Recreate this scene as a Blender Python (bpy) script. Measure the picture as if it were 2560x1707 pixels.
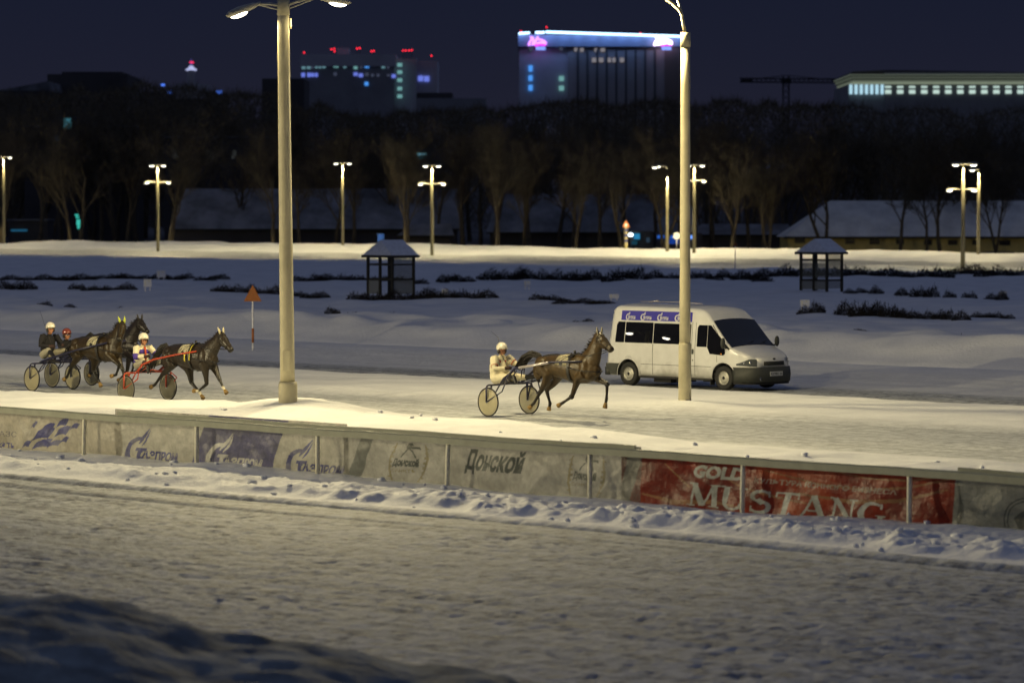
import bpy, bmesh, math, random
import numpy as np
from mathutils import Vector, Matrix, Quaternion
R = math.radians
S = bpy.context.scene
COL = S.collection
for o in list(bpy.data.objects): bpy.data.objects.remove(o)
# ------------------------------------------------------------------ camera
# world: X runs along the racetrack (direction of travel), Y across it, Z up; camera over the origin
F, H, CX, CY, HY = 8533.0, 4.96, 1280.0, 853.5, 526.0
c = math.sqrt(.5)
PITCH = math.atan((CY - HY) / F)
cd = bpy.data.cameras.new('camera'); cam = bpy.data.objects.new('camera', cd); COL.objects.link(cam)
cam.location = (0, 0, H); cam.rotation_euler = (R(90) - PITCH, 0, R(45))
cd.sensor_width = 36; cd.lens = F * 36 / 2560; cd.clip_start = 1; cd.clip_end = 9000
cd.dof.use_dof = True; cd.dof.focus_distance = 84; cd.dof.aperture_fstop = 1.6
S.camera = cam
# ------------------------------------------------------------------ world: night sky
wd = bpy.data.worlds.new('World'); S.world = wd; wd.use_nodes = True
nt = wd.node_tree; nt.nodes.clear()
wo = nt.nodes.new('ShaderNodeOutputWorld'); add = nt.nodes.new('ShaderNodeAddShader')
b1 = nt.nodes.new('ShaderNodeBackground'); b2 = nt.nodes.new('ShaderNodeBackground')
sky = nt.nodes.new('ShaderNodeTexSky'); sky.sky_type = 'NISHITA'; sky.sun_disc = False
sky.sun_elevation = R(-4.5); sky.sun_rotation = R(200); sky.altitude = 150
nt.links.new(sky.outputs[0], b1.inputs[0]); b1.inputs[1].default_value = 0.05
# city glow in the low sky, darker straight at the skyline, brighter overhead cloud
tc = nt.nodes.new('ShaderNodeTexCoord'); sp = nt.nodes.new('ShaderNodeSeparateXYZ'); cr = nt.nodes.new('ShaderNodeValToRGB')
nt.links.new(tc.outputs['Generated'], sp.inputs[0]); nt.links.new(sp.outputs['Z'], cr.inputs[0])
cr.color_ramp.elements[0].position = 0.0; cr.color_ramp.elements[0].color = (.0105, .0125, .026, 1)
cr.color_ramp.elements[1].position = 1.0; cr.color_ramp.elements[1].color = (.058, .071, .122, 1)
for p_, col_ in ((.03, (.0125, .0135, .027, 1)), (.065, (.009, .0115, .026, 1)), (.3, (.046, .058, .102, 1))):
    e = cr.color_ramp.elements.new(p_); e.color = col_
nt.links.new(cr.outputs[0], b2.inputs[0]); b2.inputs[1].default_value = 1.0
nt.links.new(b1.outputs[0], add.inputs[0]); nt.links.new(b2.outputs[0], add.inputs[1]); nt.links.new(add.outputs[0], wo.inputs[0])
S.view_settings.view_transform = 'Standard'; S.view_settings.look = 'None'
S.view_settings.exposure = 0; S.view_settings.gamma = 1
S.cycles.max_bounces = 6; S.cycles.transparent_max_bounces = 12; S.cycles.sample_clamp_indirect = 3
S.cycles.caustics_reflective = False; S.cycles.caustics_refractive = False
# ------------------------------------------------------------------ helpers
fw = Vector((-c*math.cos(PITCH), c*math.cos(PITCH), -math.sin(PITCH)))
upv = Vector((-c*math.sin(PITCH), c*math.sin(PITCH), math.cos(PITCH))); rtv = Vector((c, c, 0))
def ray(px, py): return fw + rtv*((px-CX)/F) + upv*((CY-py)/F)
def G(px, py, z=0.0):            # where a sight line meets height z
    r = ray(px, py); k = (z-H)/r.z; return Vector((r.x*k, r.y*k, z))
def PW(px, py, w):               # where it meets the plane Y = w
    r = ray(px, py); k = w/r.y; return Vector((r.x*k, w, H+r.z*k))
def PD(px, py, d):               # where it reaches distance d
    r = ray(px, py); k = d/(r.y*c - r.x*c); return Vector((r.x*k, r.y*k, H+r.z*k))
def tag(o, label=None, cat=None, group=None, kind=None):
    if label: o['label'] = label
    if cat: o['category'] = cat
    if group: o['group'] = group
    if kind: o['kind'] = kind
    return o
def empty(name, loc=(0,0,0), rz=0.0, label=None, cat=None, group=None):
    o = bpy.data.objects.new(name, None); COL.objects.link(o); o.location = loc; o.rotation_euler = (0,0,rz)
    o.empty_display_size = .2
    return tag(o, label, cat, group)
def mobj(name, me, mats, parent=None, smooth=False):
    o = bpy.data.objects.new(name, me); COL.objects.link(o)
    for m in (mats if isinstance(mats, (list, tuple)) else [mats]): me.materials.append(m)
    if smooth: me.polygons.foreach_set('use_smooth', [True]*len(me.polygons))
    if parent is not None: o.parent = parent
    return o
def bobj(name, bm, mats, parent=None, smooth=False):
    me = bpy.data.meshes.new(name); bm.to_mesh(me); bm.free()
    return mobj(name, me, mats, parent, smooth)
def kids(o): return [x for x in bpy.data.objects if x.parent == o]
def copy_tree(o, ch=None):
    def rec(o, par):
        q = o.copy(); COL.objects.link(q); q.parent = par
        for k in kidmap.get(o.name, []): rec(k, q)
        return q
    kidmap = {}
    def walk(a):
        ks = [x for x in a.children]; kidmap[a.name] = ks
        for k in ks: walk(k)
    walk(o)
    return rec(o, None)
def box(bm, x0, x1, y0, y1, z0, z1, mat=0, M=None):
    vs = [Vector((x, y, z)) for z in (z0, z1) for y in (y0, y1) for x in (x0, x1)]
    if M is not None: vs = [M @ v for v in vs]
    v = [bm.verts.new(p) for p in vs]
    for f in ((0,2,3,1),(4,5,7,6),(0,1,5,4),(2,6,7,3),(0,4,6,2),(1,3,7,5)):
        fc = bm.faces.new([v[i] for i in f]); fc.material_index = mat
def frame(T, ref=Vector((0,1,0))):
    Sd = ref - T*ref.dot(T)
    if Sd.length < 1e-3:
        ref = Vector((1,0,0)); Sd = ref - T*ref.dot(T)
    Sd.normalize(); return Sd, T.cross(Sd).normalized()
def tube(bm, pts, rad, n=8, rad2=None, cap=True, mat=0, ref=Vector((0,1,0))):
    """loft round pts; rad across (along ref), rad2 in the other direction"""
    pts = [Vector(p) for p in pts]
    if not hasattr(rad, '__len__'): rad = [rad]*len(pts)
    if rad2 is None: rad2 = rad
    if not hasattr(rad2, '__len__'): rad2 = [rad2]*len(pts)
    rings = []
    for i, p in enumerate(pts):
        T = (pts[min(i+1, len(pts)-1)] - pts[max(i-1, 0)]).normalized()
        a, b = frame(T, ref)
        rings.append([bm.verts.new(p + a*(math.cos(2*math.pi*k/n)*rad[i]) + b*(math.sin(2*math.pi*k/n)*rad2[i])) for k in range(n)])
    for i in range(len(rings)-1):
        for k in range(n):
            f = bm.faces.new((rings[i][k], rings[i][(k+1)%n], rings[i+1][(k+1)%n], rings[i+1][k])); f.material_index = mat; f.smooth = True
    if cap:
        f = bm.faces.new(rings[0][::-1]); f.material_index = mat
        f = bm.faces.new(rings[-1]); f.material_index = mat
def ball(bm, ctr, r, seg=14, ring=9, M=None, mat=0):
    if not hasattr(r, '__len__'): r = (r, r, r)
    X = Matrix.Translation(Vector(ctr)) @ (M if M is not None else Matrix.Identity(4)) @ Matrix.Diagonal((r[0], r[1], r[2], 1))
    before = len(bm.faces)
    bmesh.ops.create_uvsphere(bm, u_segments=seg, v_segments=ring, radius=1, matrix=X)
    bm.faces.ensure_lookup_table()
    for f in bm.faces[before:]: f.material_index = mat; f.smooth = True
def interp(x, xs, ys): return float(np.interp(x, xs, ys))
def sst(a, b, x):
    t = np.clip((x-a)/(b-a), 0, 1); return t*t*(3-2*t)
def _h(ix, iy, s):
    n = (ix.astype(np.int64)*374761393 + iy.astype(np.int64)*668265263 + s*1274126177) & 0x7fffffff
    n = ((n ^ (n >> 13))*1274126177) & 0x7fffffff
    n = n ^ (n >> 16)
    return (n & 0xffff)/32767.5 - 1
def vn(x, y, s=0):
    x = np.asarray(x, float); y = np.asarray(y, float)
    ix = np.floor(x); iy = np.floor(y); fx = x-ix; fy = y-iy
    fx = fx*fx*(3-2*fx); fy = fy*fy*(3-2*fy)
    a = _h(ix, iy, s); b = _h(ix+1, iy, s); d = _h(ix, iy+1, s); e = _h(ix+1, iy+1, s)
    return (a*(1-fx)+b*fx)*(1-fy) + (d*(1-fx)+e*fx)*fy
def fbm(x, y, s=0, o=3):
    r = 0; a = 1
    for k in range(o): r = r + a*vn(x*2**k+17.3*k, y*2**k-9.1*k, s+k); a *= .5
    return r/1.75
# ------------------------------------------------------------------ materials
def mat(name, col, rough=.6, metal=0.0, var=0.0, scale=8.0, bump=0.0, bscale=None, spec=None, coat=0.0, emit=None, estr=0, alpha=None, stretch=None):
    m = bpy.data.materials.new(name); m.use_nodes = True; t = m.node_tree; p = t.nodes['Principled BSDF']
    p.inputs['Base Color'].default_value = (*col, 1); p.inputs['Roughness'].default_value = rough; p.inputs['Metallic'].default_value = metal
    if spec is not None: p.inputs['Specular IOR Level'].default_value = spec
    if coat: p.inputs['Coat Weight'].default_value = coat; p.inputs['Coat Roughness'].default_value = .08
    if emit: p.inputs['Emission Color'].default_value = (*emit, 1); p.inputs['Emission Strength'].default_value = estr
    if alpha is not None: p.inputs['Alpha'].default_value = alpha
    if var or bump:
        g = t.nodes.new('ShaderNodeTexCoord'); mp = t.nodes.new('ShaderNodeMapping'); t.links.new(g.outputs['Object'], mp.inputs[0])
        if stretch: mp.inputs['Scale'].default_value = stretch
        n = t.nodes.new('ShaderNodeTexNoise'); n.inputs['Scale'].default_value = scale; n.inputs['Detail'].default_value = 6; n.inputs['Roughness'].default_value = .62
        t.links.new(mp.outputs[0], n.inputs['Vector'])
        if var:
            r = t.nodes.new('ShaderNodeValToRGB'); r.color_ramp.elements[0].position = .3; r.color_ramp.elements[1].position = .7
            r.color_ramp.elements[0].color = (*[x*(1-var) for x in col], 1); r.color_ramp.elements[1].color = (*[min(1, x*(1+var)) for x in col], 1)
            t.links.new(n.outputs[0], r.inputs[0]); t.links.new(r.outputs[0], p.inputs['Base Color'])
        if bump:
            nb = n
            if bscale:
                nb = t.nodes.new('ShaderNodeTexNoise'); nb.inputs['Scale'].default_value = bscale; nb.inputs['Detail'].default_value = 5
                t.links.new(mp.outputs[0], nb.inputs['Vector'])
            bp = t.nodes.new('ShaderNodeBump'); bp.inputs['Strength'].default_value = 1; bp.inputs['Distance'].default_value = bump
            t.links.new(nb.outputs[0], bp.inputs['Height']); t.links.new(bp.outputs[0], p.inputs['Normal'])
    return m
def emis(name, col, s):
    m = bpy.data.materials.new(name); m.use_nodes = True; t = m.node_tree; t.nodes.clear()
    e = t.nodes.new('ShaderNodeEmission'); e.inputs[0].default_value = (*col, 1); e.inputs[1].default_value = s
    o = t.nodes.new('ShaderNodeOutputMaterial'); t.links.new(e.outputs[0], o.inputs[0]); return m
M = {}
M['pole'] = mat('pole cream paint', (.52, .47, .31), .55, var=.16, scale=2.2, bump=.004, bscale=9, stretch=(1, 1, .8))
M['pole_far'] = mat('pole weathered paint', (.26, .23, .14), .6, var=.1, scale=3)
M['head'] = mat('lamp housing', (.42, .40, .33), .45, var=.15, scale=10)
M['lens'] = emis('lamp lens glow', (1, .93, .72), 9)
M['rail'] = mat('rail grey green', (.27, .28, .21), .5, var=.12, scale=4, bump=.002, bscale=30)
M['post'] = mat('fence post metal', (.85, .80, .62), .4, var=.2, scale=12)
M['banner'] = mat('banner white vinyl', (.30, .30, .27), .5, var=.2, scale=3.5, bump=.012, bscale=5.0)
M['banner_blue'] = mat('banner blue print', (.055, .07, .22), .5, var=.35, scale=5)
M['banner_violet'] = mat('banner blue field', (.075, .08, .19), .5, var=.45, scale=4)
def print_mat(name, trans, alpha, spec=.3):
    m = mat(name, (.5, .5, .5), .45, var=.2, scale=4, bump=.05, bscale=5, alpha=alpha, spec=spec); t = m.node_tree; p = t.nodes['Principled BSDF']; L = t.links.new
    at = t.nodes.new('ShaderNodeAttribute'); at.attribute_name = 'print'; mu = t.nodes.new('ShaderNodeMix'); mu.data_type = 'RGBA'; mu.blend_type = 'MULTIPLY'; mu.inputs['Factor'].default_value = 1
    r = p.inputs['Base Color'].links[0].from_node; r.color_ramp.elements[0].color = (.42, .42, .40, 1); r.color_ramp.elements[1].color = (.92, .92, .92, 1)
    L(at.outputs['Color'], mu.inputs[6]); L(r.outputs[0], mu.inputs[7]); L(mu.outputs[2], p.inputs['Base Color'])
    if alpha < 1:
        rg = t.nodes.new('ShaderNodeMapRange'); L(at.outputs['Color'], rg.inputs[0]); rg.inputs[1].default_value = .05; rg.inputs[2].default_value = .38; rg.inputs[3].default_value = .96; rg.inputs[4].default_value = alpha; L(rg.outputs[0], p.inputs['Alpha'])
    tr = t.nodes.new('ShaderNodeBsdfTranslucent'); mx = t.nodes.new('ShaderNodeMixShader'); L(mu.outputs[2], tr.inputs[0]); mx.inputs[0].default_value = trans
    o = next(n for n in t.nodes if n.type == 'OUTPUT_MATERIAL'); L(p.outputs[0], mx.inputs[1]); L(tr.outputs[0], mx.inputs[2]); L(mx.outputs[0], o.inputs[0]); return m
M['vinyl'] = print_mat('printed banner cloth', .16, .80)
M['vinyl_red'] = print_mat('printed glossy vinyl', .22, 1.0, .5)
M['ink_dark'] = mat('banner dark print', (.055, .07, .065), .55, var=.35, scale=8)
M['ink_olive'] = mat('banner olive print', (.16, .13, .055), .55, var=.3, scale=8)
M['rubber'] = mat('black rubber', (.018, .018, .018), .75, var=.2, scale=30)
M['trim'] = mat('dark grey plastic', (.045, .048, .042), .6, var=.15, scale=9, bump=.001, bscale=200)
M['van'] = mat('van white paint', (.70, .70, .68), .28, var=.07, scale=2.5, coat=.5)
M['glass'] = mat('tinted glass', (.006, .006, .008), .003, spec=.6)
M['ws'] = mat('windscreen glass', (.012, .014, .02), .08, spec=.6)
M['steel'] = mat('steel rim', (.42, .41, .36), .4, metal=.5, var=.2, scale=20)
M['chrome'] = mat('chrome', (.7, .7, .7), .15, metal=1)
M['lampglass'] = mat('headlight glass', (.12, .13, .13), .12, metal=.3, spec=.8)
M['blue'] = mat('deep blue vinyl', (.035, .028, .34), .6, var=.06, scale=4)
M['whiteink'] = mat('white print', (.6, .6, .62), .5)
M['plate'] = mat('number plate white', (.55, .56, .56), .4)
M['blackink'] = mat('black print', (.02, .02, .02), .5)
M['line'] = mat('panel gap dark', (.05, .05, .045), .8)
M['orange'] = mat('amber marker', (.8, .3, .03), .4)
def add_dirt(m, z0, z1, dirt):
    t = m.node_tree; p = t.nodes['Principled BSDF']; L = t.links.new; src = p.inputs['Base Color'].links[0].from_socket
    g = t.nodes.new('ShaderNodeTexCoord'); s = t.nodes.new('ShaderNodeSeparateXYZ'); L(g.outputs['Object'], s.inputs[0]); n = t.nodes.new('ShaderNodeTexNoise'); n.inputs['Scale'].default_value = 3.5; n.inputs['Detail'].default_value = 7; L(g.outputs['Object'], n.inputs['Vector'])
    ad = t.nodes.new('ShaderNodeMath'); ad.operation = 'MULTIPLY_ADD'; L(n.outputs[0], ad.inputs[0]); ad.inputs[1].default_value = .9; L(s.outputs['Z'], ad.inputs[2])
    r = t.nodes.new('ShaderNodeMapRange'); r.interpolation_type = 'SMOOTHSTEP'; L(ad.outputs[0], r.inputs[0])
    for i, v in enumerate((z0, z1, .75, 0)): r.inputs[i+1].default_value = v
    x = t.nodes.new('ShaderNodeMix'); x.data_type = 'RGBA'; L(r.outputs[0], x.inputs['Factor']); L(src, x.inputs[6]); x.inputs[7].default_value = (*dirt, 1); L(x.outputs[2], p.inputs['Base Color'])
add_dirt(M['van'], .55, 1.25, (.26, .25, .22))
# sulkies, tack, clothes
M['navy'] = mat('navy frame paint', (.018, .018, .05), .35, var=.2, scale=10)
M['redframe'] = mat('red frame paint', (.42, .055, .02), .35, var=.15, scale=10)
M['silver'] = mat('silver shaft', (.5, .46, .46), .3, metal=.4)
M['disc'] = mat('translucent wheel cover', (.40, .36, .22), .18, var=.08, scale=4, spec=.6, alpha=.72)
M['disc_dark'] = mat('smoked wheel cover', (.14, .13, .085), .18, var=.12, scale=4, spec=.6, alpha=.82)
M['disc_rim'] = mat('wheel cover rim', (.40, .36, .26), .4)
M['leather'] = mat('black leather', (.015, .013, .012), .45)
M['cloth'] = mat('cream saddle cloth', (.80, .74, .52), .8, var=.08, scale=20, bump=.004, bscale=40)
M['yellow'] = mat('yellow strap', (.5, .42, .03), .6)
M['yellow_ear'] = mat('lime ear cover', (.42, .48, .06), .8)
M['ear_pale'] = mat('pale ear cover', (.42, .38, .26), .8)
M['hoof'] = mat('horn hoof', (.24, .15, .045), .6, var=.3, scale=20)
M['hair'] = mat('black horse hair', (.014, .011, .008), .7, var=.5, scale=60)
M['helmet_white'] = mat('white helmet shell', (.72, .68, .56), .2, coat=.8)
M['helmet_red'] = mat('red helmet shell', (.2, .045, .025), .2, coat=.8)
M['skin'] = mat('face skin', (.38, .17, .09), .6, var=.12, scale=25)
M['suit_cream'] = mat('cream racing suit', (.66, .60, .42), .7, var=.08, scale=9, bump=.006, bscale=16)
M['suit_purple'] = mat('purple cloth', (.06, .03, .26), .7, bump=.005, bscale=18)
M['jacket_black'] = mat('black jacket', (.010, .009, .012), .9, var=.3, scale=8, bump=.006, bscale=14)
M['breeches'] = mat('cream breeches', (.38, .35, .26), .8, bump=.006, bscale=20)
M['boot'] = mat('black boot', (.015, .014, .013), .4)
M['glove'] = mat('dark brown glove', (.035, .014, .01), .7)
M['redtrim'] = mat('red trim', (.45, .06, .02), .7)
M['wood'] = mat('hut dark timber', (.03, .027, .017), .8, var=.3, scale=12)
M['sheet'] = mat('hut milky sheet', (.25, .26, .24), .3, var=.08, scale=3, alpha=.75)
M['hutglass'] = mat('hut glazing', (.20, .20, .16), .15, alpha=.4)
M['snowcap'] = mat('snow load', (.80, .81, .84), .85, var=.03, scale=6, bump=.02, bscale=8)
M['hutroof'] = mat('frosted sheet roof', (.74, .76, .80), .7, var=.15, scale=5)
M['shrub'] = mat('bare shrub twigs', (.016, .013, .011), .95, var=.5, scale=3)
M['bark'] = mat('tree bark', (.10, .08, .05), .9, var=.4, scale=1.2)
M['twig'] = mat('tree twigs', (.13, .105, .065), .95, var=.4, scale=.6)
M['sign_red'] = mat('faded red sign', (.34, .11, .02), .6, var=.15, scale=6)
M['sign_white'] = mat('white sign board', (.8, .8, .82), .6, var=.1, scale=8)
M['conc'] = mat('concrete', (.30, .30, .32), .9, var=.15, scale=.2)
M['conc_dark'] = mat('dark render', (.085, .08, .08), .9, var=.2, scale=.15)
M['hotel'] = mat('hotel brown panels', (.40, .36, .35), .9, var=.1, scale=.1)
M['conc_mid'] = mat('tower concrete', (.55, .54, .58), .9, var=.12, scale=.1)
M['yellow_wall'] = mat('ochre plaster wall', (.80, .64, .22), .9, var=.2, scale=.6)
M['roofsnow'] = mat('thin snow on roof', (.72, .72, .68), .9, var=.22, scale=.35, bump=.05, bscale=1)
M['roofsnow_dark'] = mat('patchy snow on shadowed roof', (.20, .21, .23), .9, var=.55, scale=.25)  # darker copy of the roof snow, shade put into its colour
M['dark_window'] = mat('dark window', (.02, .012, .008), .4)
M['rust'] = mat('crane steel', (.02, .02, .022), .7)
# horse coats: colour attribute 'coat' mixes body / points / white
def coatmat(name, body, points, third=(.6, .55, .42)):
    m = mat(name, body, .36, bump=.010, bscale=14); t = m.node_tree; p = t.nodes['Principled BSDF']
    at = t.nodes.new('ShaderNodeAttribute'); at.attribute_name = 'coat'; s = t.nodes.new('ShaderNodeSeparateColor')
    t.links.new(at.outputs['Color'], s.inputs[0])
    n = t.nodes.new('ShaderNodeTexNoise'); n.inputs['Scale'].default_value = 7; n.inputs['Detail'].default_value = 5
    g = t.nodes.new('ShaderNodeTexCoord'); t.links.new(g.outputs['Object'], n.inputs['Vector'])
    r = t.nodes.new('ShaderNodeValToRGB'); r.color_ramp.elements[0].position = .3; r.color_ramp.elements[1].position = .72
    r.color_ramp.elements[0].color = (*[x*.65 for x in body], 1); r.color_ramp.elements[1].color = (*[x*1.3 for x in body], 1)
    t.links.new(n.outputs[0], r.inputs[0])
    m1 = t.nodes.new('ShaderNodeMix'); m1.data_type = 'RGBA'; m2 = t.nodes.new('ShaderNodeMix'); m2.data_type = 'RGBA'
    t.links.new(s.outputs[0], m1.inputs['Factor']); t.links.new(r.outputs[0], m1.inputs[6]); m1.inputs[7].default_value = (*points, 1)
    t.links.new(s.outputs[1], m2.inputs['Factor']); t.links.new(m1.outputs[2], m2.inputs[6]); m2.inputs[7].default_value = (*third, 1)
    t.links.new(m2.outputs[2], p.inputs['Base Color']); p.inputs['Specular IOR Level'].default_value = .35
    return m
M['bay'] = coatmat('bay coat', (.060, .037, .012), (.016, .012, .009))
M['bay_dark'] = coatmat('brown coat', (.036, .023, .008), (.012, .011, .008))
M['black_coat'] = coatmat('black coat', (.024, .017, .010), (.012, .010, .008))
M['jet'] = coatmat('jet black coat', (.016, .012, .011), (.01, .009, .008))
# snow on the ground: packed track, clean banks, darker ground colour beyond the far bank
def snow_material():
    m = bpy.data.materials.new('ground snow'); m.use_nodes = True; t = m.node_tree; p = t.nodes['Principled BSDF']
    L = t.links.new; p.inputs['Roughness'].default_value = .75; p.inputs['Specular IOR Level'].default_value = .3
    g = t.nodes.new('ShaderNodeNewGeometry'); at = t.nodes.new('ShaderNodeAttribute'); at.attribute_name = 'zone'
    s = t.nodes.new('ShaderNodeSeparateColor'); L(at.outputs['Color'], s.inputs[0])
    def noise(sc, det=6, st=None, ro=.6):
        n = t.nodes.new('ShaderNodeTexNoise'); n.inputs['Scale'].default_value = sc; n.inputs['Detail'].default_value = det; n.inputs['Roughness'].default_value = ro
        if st:
            mp = t.nodes.new('ShaderNodeMapping'); mp.inputs['Scale'].default_value = st; L(g.outputs['Position'], mp.inputs[0]); L(mp.outputs[0], n.inputs['Vector'])
        else: L(g.outputs['Position'], n.inputs['Vector'])
        return n
    def ramp(src, a, b, c0, c1):
        r = t.nodes.new('ShaderNodeValToRGB'); r.color_ramp.elements[0].position = a; r.color_ramp.elements[1].position = b
        r.color_ramp.elements[0].color = (*c0, 1); r.color_ramp.elements[1].color = (*c1, 1); L(src, r.inputs[0]); return r
    def mix(f, a, b, mode='MIX'):
        x = t.nodes.new('ShaderNodeMix'); x.data_type = 'RGBA'; x.blend_type = mode
        if isinstance(f, float): x.inputs['Factor'].default_value = f
        else: L(f, x.inputs['Factor'])
        for i, v in ((6, a), (7, b)):
            if isinstance(v, tuple): x.inputs[i].default_value = (*v, 1)
            else: L(v, x.inputs[i])
        return x.outputs[2]
    clean = ramp(noise(.6).outputs[0], .3, .7, (.72, .73, .74), (.86, .86, .86)).outputs[0]
    worn = ramp(noise(3.0, 8, None, .75).outputs[0], .40, .55, (.20, .21, .22), (.54, .56, .57)).outputs[0]
    streak = ramp(noise(1.0, 6, (.06, 2.2, 1)).outputs[0], .36, .60, (.66, .66, .67), (1, 1, 1)).outputs[0]
    track = mix(1.0, worn, streak, 'MULTIPLY')
    dark_ground = ramp(noise(.3).outputs[0], .35, .65, (.03, .03, .03), (.09, .09, .10)).outputs[0]
    col = mix(s.outputs[0], clean, track); col = mix(s.outputs[1], col, dark_ground)
    grit = ramp(noise(7, 3).outputs[0], .66, .74, (1, 1, 1), (.45, .43, .4)).outputs[0]
    col = mix(s.outputs[2], col, mix(1.0, col, grit, 'MULTIPLY'))
    L(col, p.inputs['Base Color'])
    bp = t.nodes.new('ShaderNodeBump'); bp.inputs['Distance'].default_value = .03; L(noise(9, 6).outputs[0], bp.inputs['Height'])
    bp.inputs['Strength'].default_value = .8; L(bp.outputs[0], p.inputs['Normal'])
    return m
M['snow'] = snow_material()
# ------------------------------------------------------------------ terrain
LP = Vector((-58.13, 50.96, 0)); RP = G(1712, 1012, .10); RP.z = 0      # feet of the two near lamp posts
def height(t, w):
    z = np.zeros_like(t)
    # home stretch, churned by hooves
    fg = 1 - sst(38.2, 38.9, w)
    rough = fg*(1 - .75*sst(36.2, 36.9, w)*(1-sst(38.0, 38.2, w)))
    dents = np.maximum(0, vn(t/.20, w/.16, 3) - .34)*.09 + np.maximum(0, vn(t/.12, w/.10, 5)-.34)*.055
    z += rough*(.008*vn(t/.3, w/.3, 7) + .006*vn(t/.12, w/.12, 9) - dents*.78*(.6+.4*vn(t/3, w/2, 8)))
    z += fg*(.010*vn(t/28, w/.22, 62) + .022*vn(t/30, w/.9, 11) + .03*vn(t/9, w/4, 12))
    e = w + .06*vn(t/1.4, w*0, 13) + .18*vn(t/7, w*0, 14)
    z += .055*np.exp(-((e-38.45)/.16)**2) - .07*np.exp(-((e-38.14)/.06)**2) - .05*np.exp(-((w+.15*vn(t/9, w*0, 45)-37.0)/.10)**2)*sst(-62, -50, t)
    # ploughed ridge under the rail
    e2 = w + .28*vn(t/1.1, w*0, 15) + .16*vn(t/.4, w*0, 16)
    win = sst(39.15, 39.55, e2)*(1-sst(41.2, 42.6, w))
    lump = np.maximum(0, vn(t/.5, w/.4, 17)+.2)*.085 + np.abs(vn(t/.18, w/.18, 18))*.07 + .015*vn(t/.09, w/.09, 44)
    amp = .7+.25*sst(-52, -44, t)
    z += win*(.085 + .05*vn(t/2.6, w/2, 19) + lump*amp*(1-.75*sst(40.2, 41.2, w)))
    z += sst(39.0, 39.2, e2)*(1-sst(39.3, 39.6, e2))*.03
    lowr = .25 + .75*(1-sst(-46.5, -40, t))
    z += sst(40.3, 42.6, w)*((.11+.02*vn(t/.8, w*0, 60))*np.where(w < 44, lowr, 1) + .05*vn(t/1.9, w*0+3, 20) + .04*np.abs(vn(t/.8, w/.8, 31)))*(1-sst(52.2, 54.4, w))
    # bank between rail and race track
    fade = 1 - sst(-52.5, -46.5, t)
    e3 = w + .25*vn(t/3, w*0, 21) + .1*vn(t/.7, w*0, 22)
    z += sst(43, 51, w)*(1-sst(52.4, 54.3, e3))*(.06 + .20*fade + .03*vn(t/4, w/2, 23))
    z += (.30*np.exp(-(((t-LP.x)/1.9)**2 + ((w-LP.y-.5)/1.3)**2)))
    mid = sst(43, 44, w)*(1-sst(53.5, 54.5, e3))
    z += mid*(.012*vn(t/.5, w/.5, 24) + .02*np.maximum(0, vn(t/.22, w/.22, 25)-.62)*2)
    # race track
    tr = sst(54, 54.6, w)*(1-sst(79, 80, w))
    z += tr*.004*vn(t/40, w/.09, 48) + tr*(.012*vn(t/1.2, w/.5, 26) + .014*vn(t/16, w/.55, 27) + .006*vn(t/.25, w/.25, 28))
    # median
    e4 = w + .3*vn(t/3.5, w*0, 29) + .08*vn(t/.6, w*0, 30)
    z += sst(61.6, 63.4, e4)*(1-sst(69.0, 69.8, e4))*(.11 + .02*vn(t/2, w, 32))
    z += (.10*np.exp(-(((t-RP.x)/1.6)**2 + ((w-RP.y)/.9)**2)))
    # second bank of pushed snow
    e5 = w + .5*vn(t/6, w*0, 33)
    z += sst(75.5, 80.5, e5)*.26 - .16*np.exp(-((e5-82.3)/.5)**2)
    z += sst(82.8, 86.0, e5)*(.58 + .14*vn(t/5, w/3, 34) + .06*vn(t/1.3, w/1.2, 63)) - sst(88, 95, w)*.42
    infl = sst(82, 86, w)*(1-sst(203, 207, w))
    z += infl*(.10*vn(t/7, w/7, 35) + .13*np.abs(vn(t/3.5, w/9, 36)) + .05*vn(t/1.1, w/1.1, 37) + sst(82, 85, w)*(1-sst(87, 93, w))*.20*np.maximum(0, vn(t/1.6, w/1.3, 38)))
    z -= sst(204, 208.5, w)*.42
    # far straight and its banks
    z += sst(219, 222, w)*(1-sst(226, 230, w))*.10*(1+vn(t/20, w*0, 39))
    z += .10*np.sin(w*.45+2*vn(t/30, w/14, 46))*sst(212, 216, w)*(1-sst(284, 288, w))*.6 + sst(276, 277.5, w+1.2*vn(t/22, w*0, 47))*(1-sst(279, 283, w))*.16
    bk = 1 - .25*sst(-330, -250, t)
    z += bk*sst(262, 282, w)*(.28 + .08*vn(t/40, w*0, 43)) + bk*sst(284, 289.5, w)*(.42 + .10*vn(t/14, w*0, 40) + .07*vn(t/5, w*0, 41)) - sst(292, 303, w)*1.0
    z += sst(300, 330, w)*.0
    return z
def zone(t, w):
    tr = (1-sst(38.2, 38.6, w)) + .75*sst(54.2, 55, w)*(1-sst(61.0, 63.3, w)) + sst(69.4, 70.2, w)*(1-.8*sst(72.5, 74.5, w))*(1-sst(78, 81, w)) + (.45+.4*sst(226, 230, w))*sst(208, 212, w)*(1-sst(262, 268, w))
    dark_ground = sst(296, 304, w)
    grit = .6*(1-sst(42, 43, w)) + .25*sst(200, 204, w) + .5*sst(43, 44, w)*(1-sst(54, 55, w))*.5
    return np.clip(tr, 0, 1), dark_ground, grit
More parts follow.
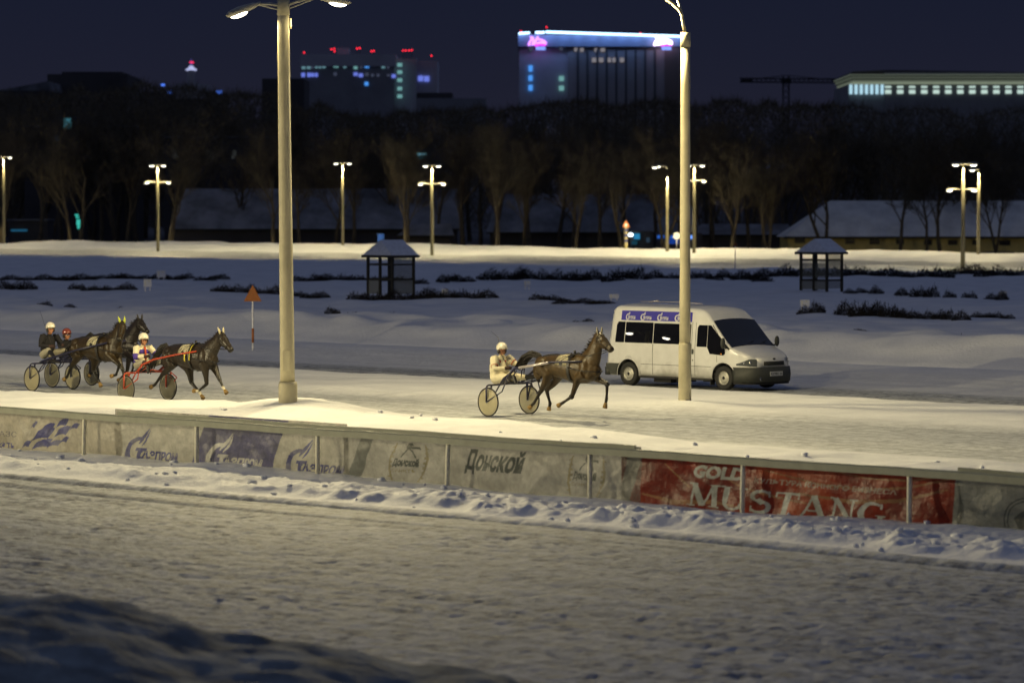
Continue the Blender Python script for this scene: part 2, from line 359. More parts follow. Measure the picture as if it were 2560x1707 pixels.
def build_ground():
    ds = np.concatenate([np.linspace(6, 28, 40), np.arange(28.1, 60, .065), np.arange(60, 108, .12), np.arange(108.2, 140, .3), np.arange(140.5, 300, .9), np.arange(301, 470, 1.3), np.geomspace(475, 7500, 36)])
    ks = np.concatenate([-np.geomspace(.18, 2.6, 34)[::-1], np.linspace(-.172, .172, 470), np.geomspace(.18, 2.6, 34)])
    D, K = np.meshgrid(ds, ks, indexing='ij'); X = D*K
    t = (X-D)*c; w = (X+D)*c
    z = height(t, w)
    nr, nc = D.shape
    co = np.stack([t, w, z], -1).reshape(-1, 3)
    idx = np.arange(nr*nc).reshape(nr, nc)
    q = np.stack([idx[:-1, :-1], idx[:-1, 1:], idx[1:, 1:], idx[1:, :-1]], -1).reshape(-1, 4)
    me = bpy.data.meshes.new('snow_ground')
    me.vertices.add(len(co)); me.vertices.foreach_set('co', co.ravel())
    me.loops.add(q.size); me.loops.foreach_set('vertex_index', q.ravel().astype(np.int32))
    me.polygons.add(len(q)); me.polygons.foreach_set('loop_start', np.arange(0, q.size, 4, dtype=np.int32))
    me.update(calc_edges=True)
    me.polygons.foreach_set('use_smooth', np.ones(len(q), dtype=bool))
    a, b, g = zone(t.ravel(), w.ravel())
    ca = me.color_attributes.new('zone', 'FLOAT_COLOR', 'POINT')
    ca.data.foreach_set('color', np.stack([a, b, g, np.ones_like(a)], -1).ravel())
    o = mobj('snow_ground', me, M['snow']); tag(o, 'snow covered racecourse ground with packed tracks and banks', kind='structure')
build_ground()
def gz(t, w): return float(height(np.array([float(t)]), np.array([float(w)]))[0])
# heap of cleared snow in front of the stand (near corner of the frame)
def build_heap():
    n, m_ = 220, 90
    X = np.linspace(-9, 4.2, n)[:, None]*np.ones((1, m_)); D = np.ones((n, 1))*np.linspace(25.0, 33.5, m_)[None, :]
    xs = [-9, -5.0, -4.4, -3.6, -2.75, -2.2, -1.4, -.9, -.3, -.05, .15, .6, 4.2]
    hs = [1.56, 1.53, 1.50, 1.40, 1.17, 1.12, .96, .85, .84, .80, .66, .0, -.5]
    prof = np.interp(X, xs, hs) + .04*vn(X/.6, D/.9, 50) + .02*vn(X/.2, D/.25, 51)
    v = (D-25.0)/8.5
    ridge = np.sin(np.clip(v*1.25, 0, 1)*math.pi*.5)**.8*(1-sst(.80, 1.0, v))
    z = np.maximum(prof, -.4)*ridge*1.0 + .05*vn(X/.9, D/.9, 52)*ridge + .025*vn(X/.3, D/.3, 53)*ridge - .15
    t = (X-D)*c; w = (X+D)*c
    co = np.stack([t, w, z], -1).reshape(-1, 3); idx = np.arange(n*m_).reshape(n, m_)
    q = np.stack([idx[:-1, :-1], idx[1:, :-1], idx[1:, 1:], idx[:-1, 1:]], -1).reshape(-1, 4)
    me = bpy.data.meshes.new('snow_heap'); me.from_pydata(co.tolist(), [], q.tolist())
    o = mobj('snow_heap', me, mat('shaded heap snow', (.16, .19, .20), .8, var=.75, scale=1.6, bump=.05, bscale=5), smooth=True)  # low albedo holds the stand's shade as well as dirt
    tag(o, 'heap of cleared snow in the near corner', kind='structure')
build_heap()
# ------------------------------------------------------------------ lamps
WARM = (1.0, .83, .44)
def shaped_light(name, loc, parent, power, kneg, kpos, tail=.0, cap=4.0, expo=1.6, soft=.35, radius=.12, col=WARM, spill=.0, pole=None, kmin=None):
    """street-lamp optics: throws more light sideways, shielded towards -Y and +Y"""
    ld = bpy.data.lights.new(name, 'POINT'); ld.energy = power; ld.shadow_soft_size = radius; ld.color = col; ld.use_nodes = True
    t = ld.node_tree; L = t.links.new
    em = next(n for n in t.nodes if n.type == 'EMISSION'); g = t.nodes.new('ShaderNodeNewGeometry'); s = t.nodes.new('ShaderNodeSeparateXYZ')
    L(g.outputs['Incoming'], s.inputs[0])
    def mth(op, a, b=None, cc=None):
        n = t.nodes.new('ShaderNodeMath'); n.operation = op
        for i, v in enumerate((a, b, cc)):
            if v is None: continue
            if isinstance(v, (int, float)): n.inputs[i].default_value = v
            else: L(v, n.inputs[i])
        return n.outputs[0]
    dz = mth('MAXIMUM', mth('MULTIPLY', s.outputs['Z'], -1.0), .0)
    dzc = mth('MAXIMUM', dz, .03)
    gain = mth('MINIMUM', mth('POWER', mth('DIVIDE', 1.0, dzc), expo), cap)
    q = mth('DIVIDE', s.outputs['Y'], dzc)                       # ground offset across the track, in lamp heights
    def mr(x, a, b, c0, c1):
        n = t.nodes.new('ShaderNodeMapRange'); n.interpolation_type = 'SMOOTHSTEP'; L(x, n.inputs[0])
        for i, v in enumerate((a, b, c0, c1)): n.inputs[i+1].default_value = v
        return n.outputs[0]
    f1 = mr(q, kpos*(1-soft), kpos, 1, tail); f2 = mr(mth('MULTIPLY', q, -1.0), kneg*(1-soft), kneg, 1, 0)
    up = mr(dz, .02, .09, spill, 1.0)
    res = mth('MULTIPLY', mth('MULTIPLY', mth('MULTIPLY', gain, f1), f2), up)
    if kmin: res = mth('MULTIPLY', res, mr(q, kmin*.74, kmin, 0, 1))
    if pole is not None:      # louvre that keeps the beam off the lamp's own post
        par = mth('ADD', mth('MULTIPLY', s.outputs['X'], pole[0]), mth('MULTIPLY', s.outputs['Y'], pole[1])); per = mth('ABSOLUTE', mth('SUBTRACT', mth('MULTIPLY', s.outputs['X'], pole[1]), mth('MULTIPLY', s.outputs['Y'], pole[0])))
        res = mth('MULTIPLY', res, mr(mth('DIVIDE', per, mth('MAXIMUM', par, .0005)), .16, .42, .012, 1))
    L(res, em.inputs[1]); em.inputs[0].default_value = (1, 1, 1, 1)
    o = bpy.data.objects.new(name, ld); COL.objects.link(o); o.location = loc
    if parent is not None: o.parent = parent
    return o
def lamp_head(parent, p, d, L=.66, w=.17, tilt=-.12, mat_='head'):
    """cobra head luminaire: p inner end, d horizontal unit direction outwards"""
    d = Vector(d).normalized(); T = (d + Vector((0, 0, tilt))).normalized(); side = Vector((-d.y, d.x, 0)); N = side.cross(T); 
    if N.z < 0: N = -N
    p = Vector(p); bm = bmesh.new()
    st = [(-.10, .035, .035), (.0, .05, .05), (.06, .085, .075), (.14, .09, .085), (.22, .13, .10), (.38, .17, .115), (.52, .165, .10), (.62, .12, .07), (.67, .03, .02)]
    sc = L/.66
    tube(bm, [p + T*(a*sc) for a, _, _ in st], [b*sc for _, b, _ in st], 14, [h_*sc*.8 for _, _, h_ in st], ref=side)
    hd = bobj('lamp_head', bm, M[mat_], parent)
    bm = bmesh.new(); Mx = Matrix.Identity(4)
    for i, v in enumerate((T, side, N)):
        for k in range(3): Mx[k][i] = v[k]
    ball(bm, p + T*(.40*sc) - N*(.045*sc), (.20*sc, .12*sc, .085*sc), M=Mx)
    ln = bobj('lens', bm, M['lens'], hd)
    return p + T*(.40*sc) - N*(.2*sc)
# left near lamp: cream post, two heads on short arms
hL = (H + (526-0)/F*77.1) + .15
eL = empty('street_lamp', LP, 0, 'tall cream street lamp with two drooping heads standing on the bright snow mound', 'street lamp', 'tall street lamps beside the near race track')
bm = bmesh.new(); tube(bm, [(0,0,-.3), (0,0,1.02), (.0,0,1.09)], [.213, .213, .196], 32); bobj('base_sleeve', bm, M['pole'], eL)
lean = (-.09, -.03)
bm = bmesh.new(); zz = [1.08+(hL-1.08)*k/12 for k in range(13)]
tube(bm, [(lean[0]*(z/9), lean[1]*(z/9), z) for z in zz], [.166-.036*k/12 for k in range(13)], 32); bobj('pole', bm, M['pole'], eL)
for z_ in (3.2, 5.1, 6.6, 8.05, 8.9):
    bm = bmesh.new(); tube(bm, [(lean[0]*z_/9, lean[1]*z_/9, z_), (lean[0]*z_/9, lean[1]*z_/9, z_+.018)], .166-.036*(z_/10)+.004, 32); bobj('weld_band', bm, M['pole'], eL)
bm = bmesh.new(); tube(bm, [(lean[0], lean[1], 9.35), (lean[0], lean[1], 9.75)], .142, 32); bobj('top_collar', bm, M['pole'], eL)
bm = bmesh.new()
box(bm, -.075, .075, -.008, .008, 1.35, 1.80, M=Matrix.Translation(Vector((.10, -.135, 0))) @ Matrix.Rotation(R(38), 4, 'Z')); bobj('access_hatch', bm, M['pole'], eL)
bm = bmesh.new(); tube(bm, [Vector((lean[0], lean[1], 9.05))+Vector((c, c, 0))*.15, Vector((lean[0], lean[1], 9.28))+Vector((c, c, 0))*.15], .035, 10); bobj('bracket', bm, M['pole'], eL)
zt = PD(640, 12, 77.0).z
axis = Vector((c, c, 0))
for sgn, (pxs, pys) in ((-1, (641, 12)), (1, (797, -6))):
    inner = Vector((lean[0], lean[1], zt-.03)); outer = PD(pxs, pys, 77.0) - LP
    outer.x += lean[0]*0; outer = Vector((outer.x, outer.y, outer.z))
    bm = bmesh.new(); tube(bm, [inner, inner.lerp(outer, .5)+Vector((0,0,.03)), outer], .035, 10); tube(bm, [inner-Vector((0,0,.1)), outer], .018, 8); bobj('arm', bm, M['head'], eL)
    lp = lamp_head(eL, outer, axis*sgn, L=.72, tilt=-.38 if sgn < 0 else -.16)
    shaped_light('lamp_light', lp, eL, 1800, 6.5, 1.7, tail=.34, soft=.85, pole=(-sgn*c, -sgn*c))
# right near lamp: collar, bent arm, double head above the frame
eR = empty('street_lamp', RP, 0, 'tall cream street lamp with collar and thin bent arm before the white van', 'street lamp', 'tall street lamps beside the near race track')
s_ = (RP.y-RP.x)*c
zc0 = PD(1712, 118, s_).z; zc1 = PD(1712, 82, s_).z; zs1 = PD(1712, 857, s_).z
bm = bmesh.new(); tube(bm, [(0,0,-.4), (0,0,zs1-.04), (0,0,zs1)], [.165, .158, .145], 32); bobj('base_sleeve', bm, M['pole'], eR)
bm = bmesh.new(); tube(bm, [(0,0,zs1-.02+(zc0-zs1)*k/8) for k in range(9)], [.138-.022*k/8 for k in range(9)], 32); bobj('pole', bm, M['pole'], eR)
bm = bmesh.new(); tube(bm, [(0,0,zc0-.01), (0,0,zc1)], .128, 32); bobj('collar', bm, M['pole'], eR)
bm = bmesh.new()
ap = [Vector((0,0,zc1-.02))] + [PD(a, b, s_)-RP for a, b in ((1708, 60), (1705, 40), (1698, 25), (1680, 8), (1650, -12), (1615, -26))]
tube(bm, ap, .045, 12); tube(bm, [ap[2], ap[3]+Vector((-.03,.06,.08)), ap[4]+Vector((-.1,.25,.2)), ap[6]+Vector((-.15,.5,.35))], .035, 10); bobj('arm', bm, M['pole'], eR)
dirL = Vector((-c, -c, 0))
for off in (Vector((0,0,0)), Vector((-.15,.5,.35))):
    lp = lamp_head(eR, ap[6]+off, dirL, L=.72, tilt=.1)
    shaped_light('lamp_light', lp, eR, 1450, 7.0, 1.0, tail=.22, soft=.55)
# far lamps
def far_lamp(px, pyb, pyt, z, cross, label, group, power=1500, kneg=5, hw=.13, dx=((-.5,), (.5,)), wfix=None):
    p = PW(px, pyb, wfix) if wfix else G(px, pyb, z)
    d = (p.y*c - p.x*c); top = PD(px, pyt, d).z
    g0 = gz(p.x, p.y)
    e = empty('street_lamp', (p.x, p.y, g0-.1), 0, label, 'street lamp', group)
    h = top - g0 + .1
    bm = bmesh.new(); tube(bm, [(0,0,-.3), (0,0,h*.45), (0,0,h*.86), (0,0,h*.865), (0,0,h)], [hw*1.45, hw*1.3, hw*1.1, hw*.55, hw*.5], 12); bobj('pole', bm, M['pole_far'], e)
    right = Vector((c, c, 0))
    for (a, b) in dx:          # (offset along picture right, drop)
        o_ = right*a; pt = Vector((o_.x, o_.y, h - b))
        bm = bmesh.new(); tube(bm, [(0, 0, h-b-.25), Vector((0,0,h-b)).lerp(pt, .3)+Vector((0,0,.02)), pt], .05, 6); bobj('arm', bm, M['head'], e)
        sg = 1 if a > 0 else -1
        lamp_head(e, pt, right*sg, L=.95, tilt=.0)
    shaped_light('lamp_light', (0, 0, h-.35), e, power*1.15, kneg, 3.6 if cross else 1.5, soft=.12, radius=.3, cap=8, expo=1.8, tail=.30 if px > 2300 else .035, spill=.015)
    if cross:
        for a, b in cross:
            o_ = right*a; pt = Vector((o_.x, o_.y, h - b))
            bm = bmesh.new(); tube(bm, [(0, 0, h-b-.05), pt], .05, 6); bobj('cross_arm', bm, M['head'], e)
            lamp_head(e, pt, right*(1 if a > 0 else -1), L=.85, tilt=-.05)
    return e
GA, GB = 'four headed lamps along the far straight', 'two headed lamps on the far snow bank'
far_lamp(395, 631, 413, 0, [(-.75, 2.0), (.75, 2.0)], 'four headed lamp on the far straight, left of the near cream post', GA, dx=((-.12, 0), (.12, 0)), kneg=4.9, power=3000)
far_lamp(1080, 638, 414, 0, [(-.75, 2.0), (.75, 2.0)], 'four headed lamp on the far straight just right of the left hut', GA, dx=((-.15, 0), (.15, 0)), kneg=5.3, power=3000)
far_lamp(1735, 640, 413, 0, [(-.5, 1.7), (.55, 1.7)], 'four headed lamp half hidden behind the near post by the van', GA, dx=((-.02, 0), (.3, 0)), kneg=4.4, power=2400)
far_lamp(2407, 676, 410, 0, [(-.6, 2.1), (.4, 2.1)], 'four headed lamp on the far straight in front of the long barn', GA, dx=((-.05, 0), (.25, 0)), kneg=3.5, power=2000)
far_lamp(10, 597, 393, 0, None, 'two headed lamp at the left edge on the far bank', GB, dx=((-.3, 0), (.3, 0)), kneg=8.4, power=3000, wfix=288)
far_lamp(857, 605, 408, 0, None, 'two headed lamp on the far bank above the left hut', GB, dx=((-.25, 0), (.25, 0)), kneg=8.4, power=3000, wfix=288)
far_lamp(1668, 612, 436, 0, None, 'far lamp whose arm bends left over the blue kiosk', GB, dx=((-.85, -.85), (-.45, -.95)), kneg=8.4, power=3000, wfix=288)
far_lamp(2446, 628, 424, 0, None, 'single headed lamp on the far bank at right beside the taller four headed one', GB, dx=((-.1, 0),), kneg=8.0, power=2500, wfix=288)

AP = Vector((-122.8, 8.6, 0)); eS = empty('street_lamp', AP, 0, 'double headed street lamp on the stand side, mirrored in the van windows', 'street lamp', 'tall street lamps beside the near race track')
bm = bmesh.new(); tube(bm, [(0,0,-.3), (0,0,1.02), (0,0,1.09)], [.213, .213, .196], 24); bobj('base_sleeve', bm, M['pole'], eS)
bm = bmesh.new(); tube(bm, [(0,0,1.05), (0,0,10.1)], [.166, .13], 24); bobj('pole', bm, M['pole'], eS)
for sgn in (-1, 1):
    dd_ = Vector((-c, c, 0))*sgn; outer = Vector((0, 0, 10.0))+dd_*.55
    bm = bmesh.new(); tube(bm, [(0, 0, 9.95), outer], .035, 8); bobj('arm', bm, M['head'], eS)
    lamp_head(eS, outer, dd_, L=.72, tilt=-.1)

FP = Vector((-88.0, 6.0, 0)); eF = empty('floodlight_mast', FP, 0, 'stand side floodlight mast that lights the rail and the race track', 'floodlight')
bm = bmesh.new(); tube(bm, [(0,0,-.3), (0,0,12.0)], [.2, .12], 20); bobj('pole', bm, M['pole'], eF)
bm = bmesh.new(); tube(bm, [(-.9, 0, 12.0), (.9, 0, 12.0)], .05, 8, ref=Vector((0, 0, 1))); bobj('crossbar', bm, M['head'], eF)
for x_ in (-.6, .6):
    bm = bmesh.new(); Mx = Matrix.Translation(Vector((x_, .12, 12.1))) @ Matrix.Rotation(R(-50), 4, 'Z') @ Matrix.Rotation(R(-12), 4, 'X'); box(bm, -.25, .25, -.1, .1, -.2, .2, M=Mx); hd = bobj('lamp_head', bm, M['head'], eF)
    bm = bmesh.new(); box(bm, -.22, .22, .103, .108, -.17, .17, M=Mx); bobj('lens', bm, M['lens'], hd)
    shaped_light('lamp_light', Mx @ Vector((0, .35, 0)), eF, 6000, 9, 14, cap=5.5, soft=.4, radius=.25, kmin=3.1, col=(1, .85, .50))

hot = emis('stand side lamp lens', (1, .93, .75), 60)
for h_ in eS.children:
    for q_ in h_.children: q_.data.materials[0] = hot
# ------------------------------------------------------------------ rail fence and banners
FW = 41.70
post_t = [-74.4, -70.9, -67.5, -64.0, -60.6, -57.12, -53.66, -50.2, -46.74, -43.29, -39.83, -36.4, -32.98, -29.5, -26.1, -22.6, -19.1]
fence = empty('race_fence', (-45, FW, 0), 0, 'grey green guard rail on thin posts along the near ridge of snow', 'fence')
def ftop(t): return .965
bm = bmesh.new()
def railprof(bm, t0, t1, z, y0=0.0, h=.13, d=.10, sag=0):
    n = max(2, int((t1-t0)/.5)); prof = [(-d/2, 0), (-d/2, h*.8), (-d*.25, h), (d*.3, h), (d/2, h*.85), (d/2, 0)]
    rings = []
    for i in range(n+1):
        t = t0+(t1-t0)*i/n; dz = .007*math.sin(t*1.1)+.003*math.sin(t*4.1)
        rings.append([bm.verts.new((t+45, y+y0, z-h+q+dz)) for y, q in prof])
    for i in range(n):
        for k in range(6): bm.faces.new((rings[i][k], rings[i][(k+1)%6], rings[i+1][(k+1)%6], rings[i+1][k]))
    bm.faces.new(rings[0]); bm.faces.new(rings[-1][::-1])
railprof(bm, -78, -18, .97)
bmesh.ops.recalc_face_normals(bm, faces=bm.faces); bobj('rail', bm, M['rail'], fence)
bm = bmesh.new(); railprof(bm, -52.69, -38.86, 1.03, .085, .07, .035); bmesh.ops.recalc_face_normals(bm, faces=bm.faces); bobj('rear_batten', bm, M['rail'], fence)
bm = bmesh.new(); railprof(bm, -32.1, -18, 1.02, .085, .07, .035)
bmesh.ops.recalc_face_normals(bm, faces=bm.faces); bobj('rear_batten', bm, M['rail'], fence)
for t in post_t:
    bm = bmesh.new(); ln = random.Random(int(t*7)).uniform(-.02, .02)
    tube(bm, [(t+45+ln, -.02, -.3), (t+45+ln*.4, -.01, .45), (t+45, 0, .80), (t+45-.015, .01, .86)], .042, 10); bobj('post', bm, M['post'], fence)
BW = 41.90
def bsurf(t, z):
    """hanging sheet: offset across the track at (t, z)"""
    s = (1.0 - z)
    q = .030*np.sin(t*2.3+z*3) + .022*np.sin(t*5.2-z*6+1.3) + .010*np.sin(t*9.1+z*11)
    fold = -.05*np.exp(-((t+41.35-(z-.2)*.9)/.10)**2)*np.clip(1-z*1.5, 0, 1) - .05*np.exp(-((t+39.75-(z-.2)*1.1)/.09)**2)*np.clip(1.1-z*1.5, 0, 1)
    return BW + .04*s + q*np.minimum(1, .25+s*1.3) + fold
def text_mesh(s, bold=.0):
    cu = bpy.data.curves.new('t', 'FONT'); cu.body = s; cu.size = 1; cu.offset = bold; cu.resolution_u = 3
    o = bpy.data.objects.new('t', cu); COL.objects.link(o); bpy.context.view_layer.update()
    me = bpy.data.meshes.new_from_object(o.evaluated_get(bpy.context.evaluated_depsgraph_get()))
    bpy.data.objects.remove(o); bpy.data.curves.remove(cu)
    return me
def normalise(me):
    co = np.array([v.co[:] for v in me.vertices]); mn = co.min(0); mx = co.max(0)
    for v in me.vertices: v.co.x = (v.co.x-mn[0])/(mx[0]-mn[0]); v.co.y = (v.co.y-mn[1])/(mx[1]-mn[1]); v.co.z = 0
    return me
def text_polys(s, bold=.0):
    me = normalise(text_mesh(s, bold)); r = []
    me.calc_loop_triangles()
    for q in me.loop_triangles: r.append([(me.vertices[i].co.x, me.vertices[i].co.y) for i in q.vertices])
    bpy.data.meshes.remove(me); return r
def poly_mesh(polys):
    bm = bmesh.new()
    for p in polys: bm.faces.new([bm.verts.new((x, y, 0)) for x, y in p])
    bmesh.ops.recalc_face_normals(bm, faces=bm.faces)
    me = bpy.data.meshes.new('p'); bm.to_mesh(me); bm.free(); return me
def flat_to_banner(me, ox, oz, sx, sz, shear, off, fn, maxlen=.09):
    bm = bmesh.new(); bm.from_mesh(me); bmesh.ops.triangulate(bm, faces=bm.faces)
    for v in bm.verts:
        x, y = v.co.x*sx, v.co.y*sz; v.co = Vector((ox + x + shear*y, 0, oz + y))
    for v in bm.verts: v.co.y = fn(v.co.x, v.co.z) + off
    bm.to_mesh(me); bm.free(); return me
def ribbon(pts, ws):
    L_, R_ = [], []
    for i, (x, y) in enumerate(pts):
        a = pts[max(i-1, 0)]; b = pts[min(i+1, len(pts)-1)]; dx, dy = b[0]-a[0], b[1]-a[1]; l = math.hypot(dx, dy) or 1
        w_ = ws[i] if hasattr(ws, '__len__') else ws
        L_.append((x-dy/l*w_/2, y+dx/l*w_/2)); R_.append((x+dy/l*w_/2, y-dx/l*w_/2))
    return [[L_[i], L_[i+1], R_[i+1], R_[i]] for i in range(len(pts)-1)]
def gaz_logo():      # crescent G with a flame, unit square
    P = []
    pts = [(.52+.36*math.cos(a), .36+.36*math.sin(a)) for a in [R(x) for x in range(62, 331, 12)]]
    ws = [.05+.16*math.sin(math.pi*i/(len(pts)-1))**.8 for i in range(len(pts))]
    P += ribbon(pts, ws)
    P += [[(.52, .44), (.92, .44), (.92, .34), (.52, .34)], [(.66, .36), (.78, .36), (.78, .12), (.66, .10)]]
    P += ribbon([(.56, .56), (.62, .72), (.74, .86), (.86, 1.08)], [.05, .15, .13, .02])
    P += ribbon([(.70, .50), (.80, .66), (.86, .82), (.90, 1.02)], [.03, .09, .08, .01])
    return P
class Sheet:
    """one hanging cloth; the print is stored as a colour on its fine grid"""
    def __init__(self, t0, t1, ztop, base, dt=.013, dz=.0125):
        self.T, self.Z = np.meshgrid(np.arange(t0, t1+dt/2, dt), np.arange(-.05, ztop+dz/2, dz), indexing='xy')
        self.C = np.ones(self.T.shape+(3,))*np.array(base)
    def paint(self, polys, ox, oz, sx, sz, shear, col, slope=0.0):
        for p in polys:
            P = [(ox+x*sx+shear*y*sz, oz+y*sz+slope*x*sx) for x, y in p]
            for k in range(1, len(P)-1): self.tri(P[0], P[k], P[k+1], col)
    def tri(self, A, B, C_, col):
        T, Z = self.T, self.Z
        x0, x1 = min(A[0], B[0], C_[0]), max(A[0], B[0], C_[0]); y0, y1 = min(A[1], B[1], C_[1]), max(A[1], B[1], C_[1])
        i0, i1 = np.searchsorted(T[0], (x0, x1)); j0, j1 = np.searchsorted(Z[:, 0], (y0, y1))
        if i1 <= i0 or j1 <= j0: return
        t = T[j0:j1, i0:i1]; z = Z[j0:j1, i0:i1]
        f = lambda P, Q: (Q[0]-P[0])*(z-P[1])-(Q[1]-P[1])*(t-P[0])
        a, b, q = f(A, B), f(B, C_), f(C_, A); m = ((a >= 0) & (b >= 0) & (q >= 0)) | ((a <= 0) & (b <= 0) & (q <= 0))
        self.C[j0:j1, i0:i1][m] = col
    def build(self, label, m):
        nz, nx = self.T.shape; w = bsurf(self.T, self.Z)
        co = np.stack([self.T, w, self.Z], -1).reshape(-1, 3); idx = np.arange(nx*nz).reshape(nz, nx)
        q = np.stack([idx[:-1, :-1], idx[:-1, 1:], idx[1:, 1:], idx[1:, :-1]], -1).reshape(-1, 4)
        me = bpy.data.meshes.new('banner'); me.vertices.add(len(co)); me.vertices.foreach_set('co', co.ravel())
        me.loops.add(q.size); me.loops.foreach_set('vertex_index', q.ravel().astype(np.int32)); me.polygons.add(len(q)); me.polygons.foreach_set('loop_start', np.arange(0, q.size, 4, dtype=np.int32)); me.update(calc_edges=True)
        ca = me.color_attributes.new('print', 'FLOAT_COLOR', 'POINT'); ca.data.foreach_set('color', np.concatenate([self.C.reshape(-1, 3), np.ones((len(co), 1))], 1).ravel())
        o = mobj('banner', me, m, None, True); tag(o, label, 'banner', 'advertising banners along the rail'); return o
WHT, BLU, FLD, DRK, OLV, GRY = (.36, .35, .30), (.04, .045, .22), (.075, .075, .21), (.045, .06, .055), (.20, .17, .07), (.13, .145, .135)
s1 = Sheet(-78, -52.75, .955, (.34, .31, .24))
s1.paint(text_polys('е АЗС', .012), -57.02, .345, .80, .115, .3, (.12, .11, .13)); s1.paint(text_polys('НЕФТЬ', .03), -57.22, .09, .92, .13, .3, BLU)
fl = []
def dia(x, y, w_, h_, sl=.8):
    n = 6; up_ = [(x+w_*i/n + sl*h_, y+h_+.05*math.sin(i/n*3.1)+.18*w_*i/n) for i in range(n+1)]; lo = [(x+w_*i/n, y+.05*math.sin(i/n*3.1)+.18*w_*i/n) for i in range(n+1)]
    for i in range(n): fl.append([lo[i], lo[i+1], up_[i+1], up_[i]])
for q in ((0, 0, .30, .16), (.42, -.02, .62, .22), (.40, .22, .60, .30), (.98, .05, .50, .16), (.72, .52, .42, .15), (1.2, .36, .55, .24), (1.5, .20, .3, .14), (1.25, .62, .42, .2), (1.85, .58, .38, .14), (.28, .56, .16, .16)): dia(*q)
s1.paint(fl, -56.0, .13, .78, .74, .2, BLU)
s1.build('dirty white banner with blue chequered flag at the left end of the rail', M['vinyl'])
s2 = Sheet(-52.95, -46.15, 1.06, WHT)
s2.paint([[(0, 0), (2.32, 0), (2.32, 1), (0, 1)]], -50.75, -.05, 1, 1.12, .60, FLD)
for ox, cl in ((-52.78, BLU), (-50.30, (.42, .42, .41)), (-48.02, BLU)):
    s2.paint(gaz_logo(), ox, .06, .72, .62, .42, cl); s2.paint(text_polys('ГАЗПРОМ', .05), ox+.48, .10, 1.20, .185, .35, cl)
s2.build('pale banner with two blue logos either side of a blue field', M['vinyl'])
s3 = Sheet(-46.3, -38.85, 1.0, (.31, .31, .28))
s3.paint([[(0, 0), (.34, 0), (.34, 1), (0, 1)]], -46.3, -.05, 1, 1.05, .6, GRY)
for ox in (-45.0, -40.58):
    w1 = ribbon([(.12, .95), (.03, .6), (.04, .3), (.16, .02)], [.03, .06, .06, .04]); w2 = ribbon([(.88, .95), (.97, .6), (.96, .3), (.84, .02)], [.03, .06, .06, .04])
    for i in range(7): y = .12+.12*i; w1 += [[(.0, y), (.11, y+.05), (.11, y-.02)]]; w2 += [[(1.0, y), (.89, y+.05), (.89, y-.02)]]
    s3.paint(w1+w2, ox-.12, .08, .95, .74, .25, OLV)
    crest = ribbon([(.3, .56), (.42, .72), (.5, .80), (.62, .72), (.74, .56)], .035) + [[(.42, .84), (.48, .93), (.58, .93), (.64, .86)], [(.42, .80), (.44, .86), (.80, .84), (.84, .78)]]
    s3.paint(crest, ox-.08, .14, .86, .70, .25, DRK); s3.paint(text_polys('Донской', .06), ox+.07, .345, .62, .17, .25, DRK); s3.paint(text_polys('САНКТЪ', .01), ox+.05, .26, .56, .055, .2, OLV)
s3.paint(text_polys('Донской', .045), -43.18, .32, 1.42, .46, .45, DRK)
s3.build('long pale banner with large dark slanted lettering between two wreathed emblems', M['vinyl'])
RED, TAN, LET = (.26, .027, .008), (.36, .18, .08), (.56, .60, .57)
s4 = Sheet(-39.3, -32.15, .955, RED)
nzr = fbm(s4.T*1.1+s4.Z*.8, s4.Z*2.2, 61, 3)[..., None]
s4.C = s4.C*(1+.45*nzr) + np.maximum(0, nzr-.15)*np.array([.30, .13, .05])
s4.paint([[(0, 0), (.30, 0), (.30, 1), (0, 1)]], -39.42, -.05, 1, 1.05, .3, (.34, .34, .31)); s4.paint([[(0, 0), (.5, 0), (.5, 1), (0, 1)]], -32.42, -.05, 1, 1.05, .22, (.26, .27, .25)); s4.paint([[(0.09, 0), (.5, 0), (.5, 1), (0.09, 1)]], -32.42, -.05, 1, 1.05, .22, (.13, .14, .13))
for rb in (ribbon([(0, .9), (.9, .72), (1.8, .66), (2.5, .75), (3.3, .98)], [.02, .04, .05, .05, .02]), ribbon([(1.2, .98), (1.9, .88), (2.6, .9), (3.1, 1.0)], [.01, .03, .04, .02]), ribbon([(.6, .5), (1.6, .42), (2.4, .5), (3.25, .78)], [.03, .08, .07, .03]),
    ribbon([(-2.3, .26), (-1.7, .14), (-1.0, .2), (-.3, .14)], [.03, .09, .08, .02]), ribbon([(-1.9, .9), (-1.6, .6), (-1.4, .45)], [.02, .04, .02]), ribbon([(-1.0, .82), (-.4, .55), (.2, .40), (.9, .3)], [.01, .03, .05, .02])): s4.paint(rb, -36.2, .0, 1.15, .84, .1, TAN)
s4.paint(text_polys('GOLD', .05), -37.71, .555, 1.12, .215, .42, LET, -.004)
s4.paint(text_polys('КУЛЬТУРА КОННОГО БИЗНЕСА', .03), -36.35, .54, 2.93, .085, .3, (.46, .40, .34), -.009)
